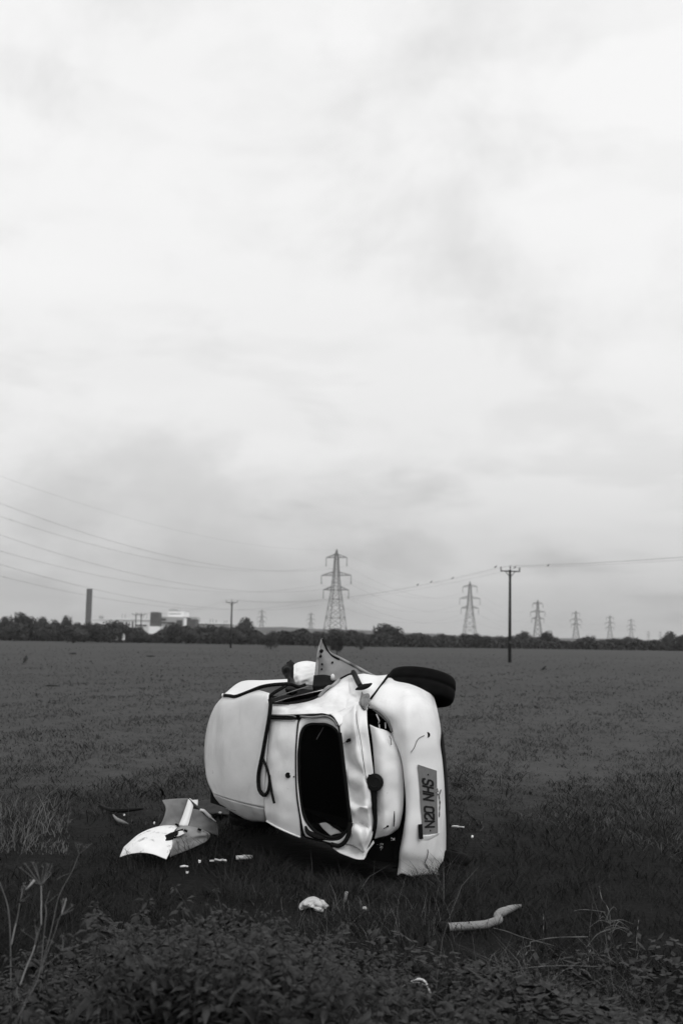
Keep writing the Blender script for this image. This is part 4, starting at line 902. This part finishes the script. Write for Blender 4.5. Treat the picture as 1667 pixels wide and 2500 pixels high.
sheet(mb, [[(790, 388, YF+.74), (850, 400, YF+.76), (890, 410, YF+.78), (900, 408, YF+.8)],
           [(775, 450, YF+.68), (860, 455, YF+.74), (930, 470, YF+.8), (985, 500, YF+.84)],
           [(760, 520, YF+.62), (860, 520, YF+.70), (960, 540, YF+.78), (1046, 560, YF+.86)],
           [(748, 562, YF+.57), (850, 590, YF+.62), (950, 630, YF+.70), (1050, 660, YF+.8)]], 24, 20, .006, .012, 12, f=W6)
mb.build('side_flap', [M['inner_grey'], M['lining_shade']], wing, True)
mb = MB(); mb.tube([W6(*q) for q in cr([(862, 402, YF+.76), (900, 412, YF+.77), (950, 458, YF+.79), (1020, 520, YF+.82)], 16)], [.012]*4+[.014]*8+[.006]*4, 6); mb.build('flap_edge', M['paint'], wing, True)
mb = MB(); sheet(mb, [[(486, 668, YF+.375), (525, 650, YF+.375), (590, 622, YF+.40), (690, 590, YF+.47)], [(490, 690, YF+.345), (540, 675, YF+.345), (600, 655, YF+.36), (640, 610, YF+.41)], [(510, 716, YF+.30), (550, 694, YF+.31), (596, 672, YF+.335), (606, 650, YF+.355)]], 18, 12, .02, .01, 30, f=W6, mi=(0, 0)); mb.build('torn_hole_shade', M['lining_shade'], wing, True)  # dark patch laid on the skin, standing in for shade in the hole
mb = MB(); sheet(mb, [[(612, 650, YF+.36), (650, 616, YF+.39), (700, 612, YF+.41)], [(608, 668, YF+.34), (660, 660, YF+.36), (706, 636, YF+.39)]], 10, 8, .008, .006, 30, f=W6, mi=(0, 0)); mb.build('bent_tab', M['paint'], wing, True)
for x, y in ((716, 612), (856, 600), (690, 590), (630, 552)):
    mb = MB(); c = W6(x, y, YF+.40 if y > 605 else YF+.53); mb.box(c, (.03, .02, .014), Matrix.Rotation(.4, 3, 'Y')); mb.build('bolt_hole', M['lining_shade'], wing)

def scrap(px, py, pts, thick, m, name, label, cat, group=None):
    """flat piece with an outline given in millimetres about its middle, lying slightly tilted"""
    c = ground(px, py, .07); mb = MB(); k = len(pts)
    gq = random.Random(int(px*7+py))
    ty, tx = gq.uniform(-.4, .1), gq.uniform(-.2, .2)
    top = [c + Vector((x/1000, y/1000, .012+ty*y/1000+tx*x/1000+gq.uniform(0, .012))) for x, y in pts]
    mb.add(top+[v-Vector((0, 0, thick)) for v in top], [tuple(range(k)), tuple(range(k, 2*k))[::-1]] + [(i, i+k, (i+1) % k+k, (i+1) % k) for i in range(k)])
    o = mb.build(name, m, origin=c); return tag(o, label, cat, group)
def crumple(px, py, sx_, sy_, sz, m, name, label, cat, seed, rough=.35):
    c = ground(px, py, 0); g = random.Random(seed); mb = MB(); nu, nv = 44, 26; vs = []
    ph = [(Vector((g.gauss(0, 1), g.gauss(0, 1), g.gauss(0, 1))).normalized()*g.uniform(2.6, 9), g.uniform(0, 6)) for _ in range(6)]
    for i in range(nv+1):
        th = math.pi*i/nv
        for j in range(nu):
            f_ = 2*math.pi*j/nu; d = Vector((math.sin(th)*math.cos(f_), math.sin(th)*math.sin(f_), math.cos(th)))
            r = 1 + rough*sum(abs(math.sin(a.dot(d) + p))-.55 for a, p in ph)/2.6
            vs.append(c + Vector((d.x*sx_*r, d.y*sy_*r, max(0.0, sz*.55+d.z*sz*r*.6))))
    mb.add(vs, [(i*nu+j, (i+1)*nu+j, (i+1)*nu+(j+1) % nu, i*nu+(j+1) % nu) for i in range(nv) for j in range(nu)])
    return tag(mb.build(name, m, origin=c), label, cat)
BY_ = ground(768, 2224).y; fb = lambda x, y, d: at_y(500+x*.38265, 2100+y*.38265, BY_+d)
mb = MB()
sheet(mb, [[(622, 262, .08), (655, 240, .09), (700, 232, .10), (748, 256, .09), (788, 286, .08)],
           [(606, 280, .03), (640, 258, .01), (690, 254, .03), (742, 268, .01), (791, 292, .05)],
           [(600, 304, .0), (634, 284, -.03), (676, 276, .02), (724, 286, -.03), (780, 298, .02)],
           [(612, 320, -.02), (648, 310, .02), (684, 300, -.03), (722, 306, .01), (770, 308, .0)]], 44, 30, .004, .008, 40, f=fb, mi=(0, 0), ridge=.022)
sheet(mb, [[(690, 300, -.02), (715, 296, -.04), (745, 304, -.03), (760, 314, .0)], [(694, 312, -.03), (716, 312, -.06), (738, 318, -.05), (756, 330, -.02)], [(700, 324, -.02), (716, 330, -.04), (734, 332, -.04), (752, 334, -.02)]], 20, 14, .004, .006, 50, f=fb, mi=(0, 0), ridge=.012)
tag(mb.build('crumpled_bag', M['bag'], None, True), 'crumpled white plastic bag among the weeds in front of the wreck', 'bag')
scrap(531, 2104, [(-62, 20), (-30, 45), (-5, 60), (25, 20), (60, 10), (72, -5), (40, -22), (20, -18), (5, -45), (-18, -38), (-25, 5)], .012, M['scrap'], 'plastic_shard', 'jagged white shard on the dark soil right of the torn wing', 'scrap')
c = ground(597, 2094, .06); mb = MB(); mb.tube([c+Vector((-.066, -.01, 0)), c+Vector((.066, .01, .006))], .017, 8); mb.box(c+Vector((.02, -.004, .016)), (.07, .018, .012)); tag(mb.build('white_strip', M['scrap'], None, True, c), 'straight white strip of trim lying on the soil below the roof', 'scrap')
c = ground(450, 2116, .06); mb = MB(); mb.tube([c+Vector((-.03, -.006, 0)), c+Vector((0, 0, .004)), c+Vector((.03, .008, 0))], [.007, .009, .006], 6); tag(mb.build('white_strip', M['scrap'], None, True, c), 'short thin white strip lying just below the torn wing', 'scrap')
for px, py, r, lab in ((488, 2106, 9, 'tiny white chip between the thin strip and the jagged shard'), (457, 2133, 7, 'tiny white chip nearest us below the torn wing'), (304, 1992, 8, 'tiny white chip left of the torn wing'), (889, 2221, 10, 'small white chip on the grass right of the crumpled bag'),
                       (538, 1987, 11, 'small white chip just under the roof edge'), (377, 2012, 7, 'tiny white chip at the left shoulder of the torn wing')):
    g = random.Random(px); scrap(px, py, [(r*1.4*math.cos(a)*g.uniform(.7, 1.3), r*math.sin(a)*g.uniform(.8, 1.5)) for a in (0, 1, 2, 3, 4, 5.2)], .014, M['scrap'], 'plastic_chip', lab, 'scrap', 'white chips on the ground')
scrap(574, 1989, [(-30, 0), (-5, 12), (20, 8), (34, -6), (5, -8)], .01, M['scrap'], 'plastic_shard', 'narrow white shard beneath the lower roof rail', 'scrap')
scrap(1119, 2022, [(-62, 42), (-40, 50), (-10, 15), (20, 5), (48, 12), (52, -20), (20, -28), (-12, -20)], .01, M['scrap'], 'plastic_shard', 'white shard on the grass right of the bumper', 'scrap')
scrap(1152, 2047, [(-12, -25), (0, 28), (16, 34), (10, 0), (-2, -32)], .01, M['scrap'], 'plastic_shard', 'small upright sliver right of the white shard and bumper', 'scrap')
c = ground(844, 2198, .02); mb = MB(); mb.tube([c+Vector((-.006, 0, -.01)), c+Vector((0, 0, .02)), c+Vector((.002, 0, .04)), c+Vector((.006, 0, .058))], [.012, .010, .013, .012], 7); tag(mb.build('white_scrap', M['pipe'], None, True, c), 'small pale scrap standing in the grass right of the crumpled bag', 'scrap')
# pale pipe
def Z7(x, y): return 1000 + x*.42538, 2100 + y*.42538
def G7(x, y, zz=0): return ground(*Z7(x, y), zz)
pipe = thing('bent_pipe', 'pale bent pipe lying on the dark grass at the lower right', 'pipe', G7(380, 375))
mb = MB(); pth = cr([G7(196, 386, .05), G7(330, 378, .05), G7(425, 370, .05), G7(468, 358, .055), G7(508, 342, .065), G7(500, 316, .07), G7(540, 294, .065), G7(590, 275, .05), G7(634, 262, .03)], 50)
mb.tube(pth, [.0255]*22+[.0255+.003*math.sin((i-22)*.6) for i in range(22, 40)]+[.025-.0015*(i-40) for i in range(40, 50)], 14); mb.build('tube', M['pipe'], pipe, True)
mb = MB(); a, b = Vector(pth[0]), Vector(pth[1]); d = (a-b).normalized(); m4 = Matrix.Translation(a) @ d.to_track_quat('Z', 'Y').to_matrix().to_4x4()
mb.lathe([(.024, -.03), (.034, -.01), (.036, .04), (.030, .045), (.026, .03), (.001, .0)], 16, m4); mb.build('collar', M['plastic'], pipe, True)
# black sheet standing in for the shadow behind the wing; dark litter: strip, hose
c = G6(990, 400); mb = MB(); sheet(mb, [[(800, 330, 0, ), (900, 300, 0), (1010, 300, 0), (1120, 350, 0)], [(820, 370, 0), (920, 360, 0), (1040, 370, 0), (1200, 430, 0)], [(880, 410, 0), (960, 440, 0), (1050, 440, 0), (1150, 450, 0)]], 24, 12, .012, .012, 14, f=lambda x, y, q: G6(x, y, .05+.03*math.sin(x*.02)), mi=(0, 0)); tag(mb.build('wing_shadow_sheet', M['plastic'], None, True), 'crumpled black sheet standing in for the shadow behind the torn wing', 'shadow sheet')
mb = MB(); mb.tube([G6(*q) for q in cr([(392, 122, .02), (430, 138, .1), (462, 175, .16), (482, 215, .12), (490, 245, .02)], 24)], .014, 8); tag(mb.build('hose', M['rubber'], None, True), 'thin black hose looping up from the grass behind the torn wing', 'hose')
def ZA(x, y): return x*.35714, 1600+y*.35714
mb = MB(); mb.tube([ground(*ZA(x, y), q) for x, y, q in cr([(680, 1018, .02), (730, 1048, .03), (800, 1062, .04), (880, 1058, .04), (975, 1048, .03)], 24)], [.010+.012*math.sin(math.pi*(i+1)/26) for i in range(24)], 8); tag(mb.build('black_strip', M['rubber'], None, True), 'curved black strip of trim on the grass left of the torn wing', 'trim')
mb = MB(); mb.tube([ground(*ZA(x, y), q) for x, y, q in cr([(775, 1090, .02), (800, 1120, .05), (840, 1140, .05), (875, 1155, .02)], 16)], [.006+.012*math.sin(math.pi*(i+1)/18) for i in range(16)], 6); tag(mb.build('grey_strip', M['seal_grey'], None, True), 'dull grey strip lying left of the torn wing below the black one', 'trim')
for px, py, wd_, hh_, lab in ((1121, 1921, .085, .05, 'dark clod of earth on the grass right of the number plate'), (127, 1677, .22, .06, 'flat dark clod of earth on the left of the field'), (368, 1603, .3, .08, 'tiny dark clod of earth far off on the left, above the torn wing'), (178, 1597, .3, .10, 'leftmost tiny dark clod of earth far off before the hedge')):
    crumple(px, py, wd_, wd_*.7, hh_, M['soil'], 'earth_clod', lab, 'clod', px)

# ------------------------------------------------------------------ grass, weeds, dry stalks
def blades(name, n, Y0, Y1, hmin, hmax, wmul, m, seed, lean=.5, xr=(-420, 2090), keep=None, power=1.0, label=None):
    g = np.random.default_rng(seed)
    iy = g.uniform(1/Y1**power, 1/Y0**power, n); Y = iy**(-1/power); px = g.uniform(xr[0], xr[1], n)
    X = (px-833.5)/F*Y
    if keep is not None:
        k = keep(X, Y, g); X, Y = X[k], Y[k]; n = len(X)
    clump = .6+.5*np.sin(X*7.1+Y*2.7+np.sin(Y*3.1))*np.sin(Y*4.3-X*3.1+np.sin(X*2.3)*1.5)+.3*np.sin(X*2.1-Y*.9)+g.normal(0, .22, n); clump = np.clip(clump, .15, 1.7)
    hgt = g.uniform(hmin, hmax, n)*clump; a = g.uniform(0, 2*np.pi, n); ln = hgt*g.uniform(.1, 1, n)*lean*1.6; b = g.uniform(0, np.pi, n)
    wd = wmul*Y/F*g.uniform(.7, 1.5, n)
    P = np.stack([X, Y, relief(X, Y)-.005], 1); wv = np.stack([np.cos(b)*wd, np.sin(b)*wd*.4, 0*b], 1)
    lv = np.stack([np.cos(a)*ln, np.sin(a)*ln, hgt], 1); mid = P+lv*np.array([.35, .35, .6])
    V = np.stack([P-wv, P+wv, mid+wv*.75, mid-wv*.75, P+lv], 1)
    V = np.stack([P-wv, P+wv, mid+wv*.75, mid-wv*.75, mid-wv*.75, mid+wv*.75, P+lv+wv*.12, P+lv-wv*.12], 1).reshape(-1, 3)
    o = npmesh(name, V, np.arange(len(V)).reshape(-1, 4), m); kind(o, 'stuff')
    if label: o['label'] = label
    return o
def nocar(X, Y, g):
    # keep blades out of the car's own footprint
    l = ((X/K-1.057)*math.sin(TH) - (Y/K-9.62)*math.cos(TH)); u = -((X/K-1.057)*math.cos(TH)) - (Y/K-9.62)*math.sin(TH)
    litter = (X > -1.25) & (X < -.62) & (Y > 8.3) & (Y < 9.35) & (g.uniform(0, 1, len(X)) < .85)
    litter |= (X > .45) & (X < 1.2) & (Y > 6.2) & (Y < 7.3) & (g.uniform(0, 1, len(X)) < .82)
    return ~((l > -2.5) & (l < -.06) & (u > .22) & (u < 1.0)) & ~litter
def soil_keep(X, Y, g):
    m_ = np.sin(X*1.9+.6)*np.sin(Y*1.3+X*.7)+.6*np.sin(X*4.3+Y*3.1)
    edge = 10.7+1.6*np.clip(-X/2, 0, 1)+.8*np.sin(X*1.3)+.5*np.sin(X*3.7)
    thin = np.clip((Y-edge)/4.0+.10+.2*(m_ > .35), 0, 1)
    return (g.uniform(0, 1, len(X)) < thin) & nocar(X, Y, g)
blades('pasture_grass', 170000, 8.0, 150, .03, .085, 1.0, M['grass_mid'], 1, 1.5, keep=soil_keep, label='mown pasture grass tufts of the wide field')
blades('pasture_grass', 48000, 6.8, 16.0, .04, .12, .9, M['grass_near'], 2, 1.5, keep=nocar, label='dark rank grass on the churned ground round the wreck')
blades('rank_grass', 33000, 5.0, 7.6, .06, .20, .8, M['grass_near'], 3, 1.5, keep=nocar, label='long dark grass at the lower right among the weeds')
blades('dry_grass', 900, 9.6, 12.2, .06, .20, .9, M['grass_pale'], 4, .9, xr=(20, 200), label='pale dry grass tuft at the left edge of the dark ground')
blades('dry_grass', 1000, 5.6, 6.8, .06, .16, .55, M['grass_pale'], 6, 3.2, xr=(1180, 1600), label='pale dry grass tangle at the lower right')
blades('dry_grass', 500, 7.0, 8.4, .06, .2, .5, M['grass_pale'], 8, 1.0, xr=(640, 1120), label='sparse pale grass before the wreck')

def skirt(X, Y, g): return nocar(X, Y, g)
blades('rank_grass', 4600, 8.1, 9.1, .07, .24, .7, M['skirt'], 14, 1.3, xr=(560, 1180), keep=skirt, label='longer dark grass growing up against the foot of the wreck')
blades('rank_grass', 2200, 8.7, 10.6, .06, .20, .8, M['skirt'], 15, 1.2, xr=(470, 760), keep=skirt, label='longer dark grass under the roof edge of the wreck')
blades('dry_grass', 260, 4.7, 6.6, .18, .5, .35, M['stalk'], 21, .7, xr=(180, 1660), label='scattered thin dry stalks standing among the weeds')
BX = np.array([-80, 0, 120, 200, 250, 330, 400, 480, 560, 620, 680, 760, 850, 950, 1050, 1200, 1350, 1500, 1750.])
BYv = np.array([2270, 2260, 2290, 2260, 2215, 2200, 2250, 2235, 2195, 2185, 2245, 2275, 2300, 2320, 2350, 2385, 2410, 2425, 2440.])
def nettles():
    g = np.random.default_rng(9); V = []; Fc = []; SV = MB()
    cl = [(g.uniform(-420, 1150), 1/g.uniform(1/6.5, 1/4.35)) for _ in range(58)]
    for i in range(1250):
        if g.uniform() < .62:
            cpx, cY = cl[g.integers(0, len(cl))]; px = cpx + g.normal(0, 34); Y = cY + g.normal(0, .16); tall = 1.0
        else: px = g.uniform(-400, 1250); Y = 1/g.uniform(1/6.6, 1/4.35); tall = .45
        if px > 880 and g.uniform() < (px-880)/420: continue
        if -60 < px < 185 and g.uniform() < .72: continue
        ymax = float(np.interp(px, BX, BYv)) + abs(g.normal(0, 60)) + 35*math.sin(px*.021)**2
        if -60 < px < 185: ymax = max(ymax, 2400)
        ht = at_y(px, ymax, Y).z
        ht = min(ht*tall, g.uniform(.35, .85))
        if ht < .10: ht = g.uniform(.06, .14)
        base = Vector(((px-833.5)/F*Y, Y, 0)); lean = Vector((g.normal(0, .13), g.normal(0, .13), 0))
        st = lambda k: base + Vector((0, 0, ht*k)) + lean*(k*k)*ht*2
        SV.tube([st(0), st(.5), st(1)], [.0035, .0028, .0015], 4)
        nn = max(3, int(ht/.05)); rot = g.uniform(0, 3); vig = g.uniform(.7, 1.25)
        for q in range(nn):
            k = (q+1.2)/nn*.98
            if k < .30: continue
            k = min(k, 1); c = st(k)
            for s_ in range(2 if k < .9 else 4):
                sz = vig*(.072*(1-k)**.5+.030)*g.uniform(.6, 1.3)
                a = rot + q*1.57 + s_*math.pi + (0 if s_ < 2 else 1.57) + g.normal(0, .3); dr_ = g.normal(-.15, .28)
                d = Vector((math.cos(a), math.sin(a), dr_)).normalized(); sd_ = Vector((-math.sin(a), math.cos(a), g.normal(0, .35))).normalized(); upv = sd_.cross(d)*-1
                if upv.z < 0: upv = -upv
                b = c + d*sz*.35; o0 = len(V); w_ = sz*.22
                m_ = b + d*sz*.5 + upv*sz*.05; t = b + d*sz - Vector((0, 0, sz*g.uniform(.1, .4)))
                V += [b, m_, t, b+d*sz*.22+sd_*w_-upv*.004, b+d*sz*.6+sd_*w_*.75-upv*.006, b+d*sz*.22-sd_*w_-upv*.004, b+d*sz*.6-sd_*w_*.75-upv*.006]
                Fc += [(o0, o0+1, o0+3), (o0+3, o0+1, o0+4), (o0+4, o0+1, o0+2), (o0, o0+5, o0+1), (o0+5, o0+6, o0+1), (o0+6, o0+2, o0+1)]
    o = npmesh('nettles', [tuple(v) for v in V], np.array(Fc), M['nettle']); kind(o, 'stuff'); o['label'] = 'dense bed of dark stinging nettles filling the foreground'
    s_ = SV.build('nettle_stems', M['bark'], o)
    s_['kind'] = 'stuff'
nettles()
# low leafy weeds on the right, hugging the ground
def lowweeds():
    g = np.random.default_rng(19); n = 7500; px = g.uniform(560, 2100, n); Y = 1/g.uniform(1/6.6, 1/4.6, n)
    X = (px-833.5)/F*Y; Z = g.uniform(.02, .20, n)*(.6+.5*np.sin(X*4+Y*3)); Z = np.clip(Z, .015, None)
    a = g.uniform(0, 6.283, n); d = np.stack([np.cos(a), np.sin(a), g.normal(0, .35, n)], 1); s_ = np.stack([-np.sin(a), np.cos(a), g.normal(0, .3, n)], 1)
    L_ = g.uniform(.03, .07, n)[:, None]; P = np.stack([X, Y, Z], 1)
    V = np.stack([P, P+d*L_*.5+s_*L_*.28, P+d*L_, P+d*L_*.5-s_*L_*.28], 1).reshape(-1, 3)
    o = npmesh('low_weeds', V, np.arange(n*4).reshape(-1, 4), M['nettle']); kind(o, 'stuff'); o['label'] = 'low leafy weeds on the ground at the lower right'
lowweeds()

# dry umbel stalks at the left edge
def Z5(x, y): return x*.35714, 2000 + y*.35714
def stalk_plant(label, Y, parts, base):
    t = thing('dry_umbel_plant', label, 'plant', (0, 0, 0), 'dry umbel stalks at the left')
    P = lambda x, y, d=0: at_y(*Z5(x, y), Y+d)
    bz = P(*base); t.location = (bz.x, Y, 0)
    for typ, pts, r in parts:
        mb = MB(); q = cr([(*p, 0) if len(p) == 2 else p for p in pts], max(6, 5*len(pts))); k = len(q)
        pp = [P(*v) for v in q]
        if typ == 'main': pp = [Vector((pp[0].x-.02, pp[0].y, 0))]+pp; k += 1
        mb.tube(pp, [r*.68*(1-.35*i/k) for i in range(k)], 6); mb.build('stem', M['stalk_pale'] if typ == 'pale' else M['stalk'], t, True)
    return t, P
def umbel(t, P, x, y, tips, r=.0022):
    for (a, b) in tips:
        mb = MB(); d = random.uniform(-.05, .05); mb.tube([P(x, y), P((x+a)/2+random.uniform(-4, 4), (y+b)/2, d*.6), P(a, b, d)], [r*.62, r*.5, r*.4], 5)
        for k in range(3):
            e = P(a, b, d); mb.tube([e, e+Vector((random.uniform(-.011, .011), random.uniform(-.01, .01), random.uniform(.002, .012)))], .0006, 3)
        mb.build('umbel_ray', M['stalk'], t)
t, P = stalk_plant('tall dry umbel stalk at the extreme left with a bare leaning tip', 4.9, [('main', [(88, 1400), (76, 1250), (76, 1050), (74, 860), (68, 700), (56, 600), (40, 540), (18, 480), (0, 430)], .0042), ('pale', [(80, 860), (100, 760), (112, 712)], .0042), ('stem', [(112, 712), (126, 650), (138, 575)], .0036), ('stem', [(80, 1280), (50, 1240), (25, 1180)], .002)], (85, 1400))
umbel(t, P, 140, 560, [(165, 440), (178, 470), (198, 525), (175, 560), (150, 480)]); 
mb = MB(); mb.tube([P(180, 482), P(206, 455), P(236, 418)], [.003, .0042, .0055], 6); mb.build('husk', M['stalk_pale'], t, True)
t, P = stalk_plant('dry umbel stalk with the broadest spread head at the left', 4.75, [('main', [(95, 1396), (130, 1340), (152, 1300), (178, 1230), (206, 1160)], .0038), ('pale', [(140, 1136), (180, 1020), (222, 920), (242, 860)], .0044), ('stem', [(242, 860), (258, 800), (268, 770)], .0026), ('pale', [(284, 722), (284, 640), (285, 540), (284, 455)], .0036), ('stem', [(284, 722), (250, 800), (240, 860)], .002)], (95, 1396))
umbel(t, P, 285, 450, [(247, 312), (225, 298), (148, 335), (300, 330), (322, 318), (338, 312), (358, 320), (352, 372), (180, 310), (205, 420)])
t, P = stalk_plant('dry umbel stalk leaning right with a paler upper stem', 4.65, [('main', [(110, 1398), (150, 1310), (215, 1190), (262, 1090), (285, 980), (296, 860), (312, 700), (318, 640), (312, 585)], .0036), ('stem', [(268, 1070), (330, 900), (372, 790), (400, 700), (418, 655)], .0026), ('pale', [(424, 645), (440, 600), (455, 542)], .0034), ('stem', [(312, 580), (330, 530), (342, 490)], .002)], (110, 1398))
umbel(t, P, 420, 655, [(428, 565), (500, 592), (490, 625), (445, 560), (395, 690)])
umbel(t, P, 255, 835, [(240, 700), (155, 765), (270, 760), (250, 740)], .0016)
t, P = stalk_plant('slender dry stalk reaching highest towards the torn wing', 5.1, [('main', [(288, 1060), (300, 960), (330, 850), (362, 720), (386, 600), (404, 530), (436, 462), (474, 395), (505, 335), (522, 290), (540, 245)], .0028), ('stem', [(386, 415), (430, 388), (480, 370)], .0014), ('stem', [(320, 580), (360, 545), (400, 510)], .0014)], (288, 1060))
umbel(t, P, 540, 242, [(518, 172), (527, 190), (548, 180), (578, 192), (615, 177), (596, 196), (534, 180)], .0018)
t, P = stalk_plant('thin dry side stalk with low spread head beside the nettles', 4.6, [('main', [(150, 1330), (210, 1180), (262, 1060), (300, 1010), (360, 960), (425, 910)], .002), ('stem', [(120, 1150), (118, 1190), (135, 1245)], .003), ('stem', [(430, 890), (520, 868), (610, 830)], .0016)], (150, 1330))
umbel(t, P, 425, 900, [(395, 868), (430, 800), (470, 890), (440, 830), (360, 850), (490, 880), (505, 850)], .0014)
t, P = stalk_plant('short dry forked stalk standing alone among the nettles at the bottom', 4.55, [('main', [(676, 1398), (676, 1340), (674, 1270)], .0024)], (676, 1398))
umbel(t, P, 674, 1265, [(684, 1150), (742, 1135), (612, 1180), (600, 1205), (640, 1210)], .0012)
# pale bent reed and dry stems on the right
def Z8(x, y): return 500 + x*.38265, 2100 + y*.38265
reed = thing('bent_reed', 'bright bent dry reed low among the weeds at bottom centre', 'reed', ground(*Z8(1440, 870)))
Pq = lambda x, y, Y=5.75: at_y(*Z8(x, y), Y)
mb = MB(); mb.tube([Pq(*q) for q in cr([(1308, 776), (1340, 766), (1366, 760), (1390, 766), (1408, 785), (1422, 815), (1438, 848)], 24)], [.003]*6+[.006]*12+[.0045]*6, 6); mb.build('stem', M['scrap'], reed, True)
mb = MB(); mb.tube([Pq(*q) for q in cr([(1225, 850), (1270, 800), (1320, 782), (1370, 782), (1405, 800)], 16)], .0026, 5); mb.build('leaf', M['stalk_pale'], reed, True)
DS = [([(1085, 150), (1100, 220), (1130, 265), (1150, 315)], 'dry curled stem standing highest in the right hand tangle', .0022), ([(942, 292), (985, 284), (1050, 288), (1120, 298)], 'dry stem bent flat left of the right hand tangle', .0018),
      ([(652, 585), (660, 550), (680, 522), (712, 518)], 'pale hooked dry stem at the middle of the right hand weeds', .0030), ([(604, 600), (612, 555), (640, 510), (690, 490)], 'thin arching dry stem beside the pale hooked one', .0018),
      ([(1015, 628), (1022, 570), (1034, 516)], 'short straight dry stem low on the right', .0026), ([(974, 658), (978, 628), (1008, 636), (1030, 660), (1040, 682)], 'pale kinked dry stem low on the right', .0032),
      ([(764, 310), (766, 360), (766, 425)], 'thin upright dry stem right of the pipe', .0018), ([(1300, 440), (1306, 390), (1312, 345)], 'thin upright dry stem at the far right', .0020),
      ([(440, 662), (700, 615), (900, 606), (1100, 612)], 'long flat straw lying across the right hand weeds', .0018), ([(480, 390), (560, 410), (640, 440), (830, 492)], 'flat straw slanting down right of the pipe', .0022),
      ([(690, 470), (820, 446), (1020, 440)], 'pale flat straw right of the pipe', .0028), ([(352, 690), (364, 740), (376, 800)], 'thin dry stem right of the bright bent reed', .0018), ([(842, 650), (880, 634), (935, 618)], 'short flat straw left of the kinked stem', .0024)]
for pts, lab, r in DS:
    Y = 6.3; mb = MB(); y_low = max(p[1] for p in pts); Yb = min(6.9, max(5.3, ground(*Z7(pts[0][0], y_low+30)).y))
    pp = [at_y(*Z7(x, y), Yb+.1*math.sin(i)) for i, (x, y, q) in enumerate(cr([(*p, 0) for p in pts], 14))]
    if max(p.z for p in pp) - min(p.z for p in pp) > .05:
        lowp = min((pp[0], pp[-1]), key=lambda v: v.z); ext = Vector((lowp.x, lowp.y, 0)); pp = [ext]+pp if lowp is pp[0] else pp+[ext]
    mb.tube(pp, r, 5); tag(mb.build('dry_straw', M['stalk'], None, True), lab, 'straw', 'dry straws at the lower right')
g = random.Random(12); hub = at_y(*Z7(1145, 360), 6.35)
tuft = thing('dry_tussock', 'pale dry seed tussock in the tangle at the right', 'tussock', (hub.x, hub.y, 0))
for i in range(15):
    a = g.uniform(-.8, 3.9); ln = g.uniform(.03, .12); p0 = hub + Vector((g.uniform(-.03, .03), g.uniform(-.03, .03), g.uniform(-.05, .02)))
    e = p0 + Vector((math.cos(a)*ln, g.uniform(-.05, .05), math.sin(a)*ln*.8)); e2 = e + Vector((math.cos(a)*.03, 0, -.04*g.uniform(.3, 1)))
    mb = MB(); mb.tube(cr([p0, p0.lerp(e, .55)+Vector((0, 0, .015)), e, e2], 10), [.0013]*6+[.0008]*4, 4); mb.build('stem', M['stalk'], tuft)
mb = MB(); mb.tube(cr([(hub.x+.05, hub.y, 0), (hub.x+.03, hub.y, hub.z*.5), tuple(hub)], 8), .0025, 5); mb.build('stem', M['bark'], tuft)

# ------------------------------------------------------------------ the thin air between here and the far pylons
hm = bpy.data.materials.new('thin_haze'); hm.use_nodes = True; t = hm.node_tree; t.nodes.clear()
ho = t.nodes.new('ShaderNodeOutputMaterial'); pv = t.nodes.new('ShaderNodeVolumePrincipled'); t.links.new(pv.outputs[0], ho.inputs['Volume'])
pv.inputs['Color'].default_value = (.92, .92, .92, 1); pv.inputs['Density'].default_value = .00016
mb = MB(); mb.box((0, 4700, 40.5), (19000, 10400, 83)); hz = mb.build('haze', hm); kind(hz, 'stuff'); hz['label'] = 'thin pale haze fading the far pylons'
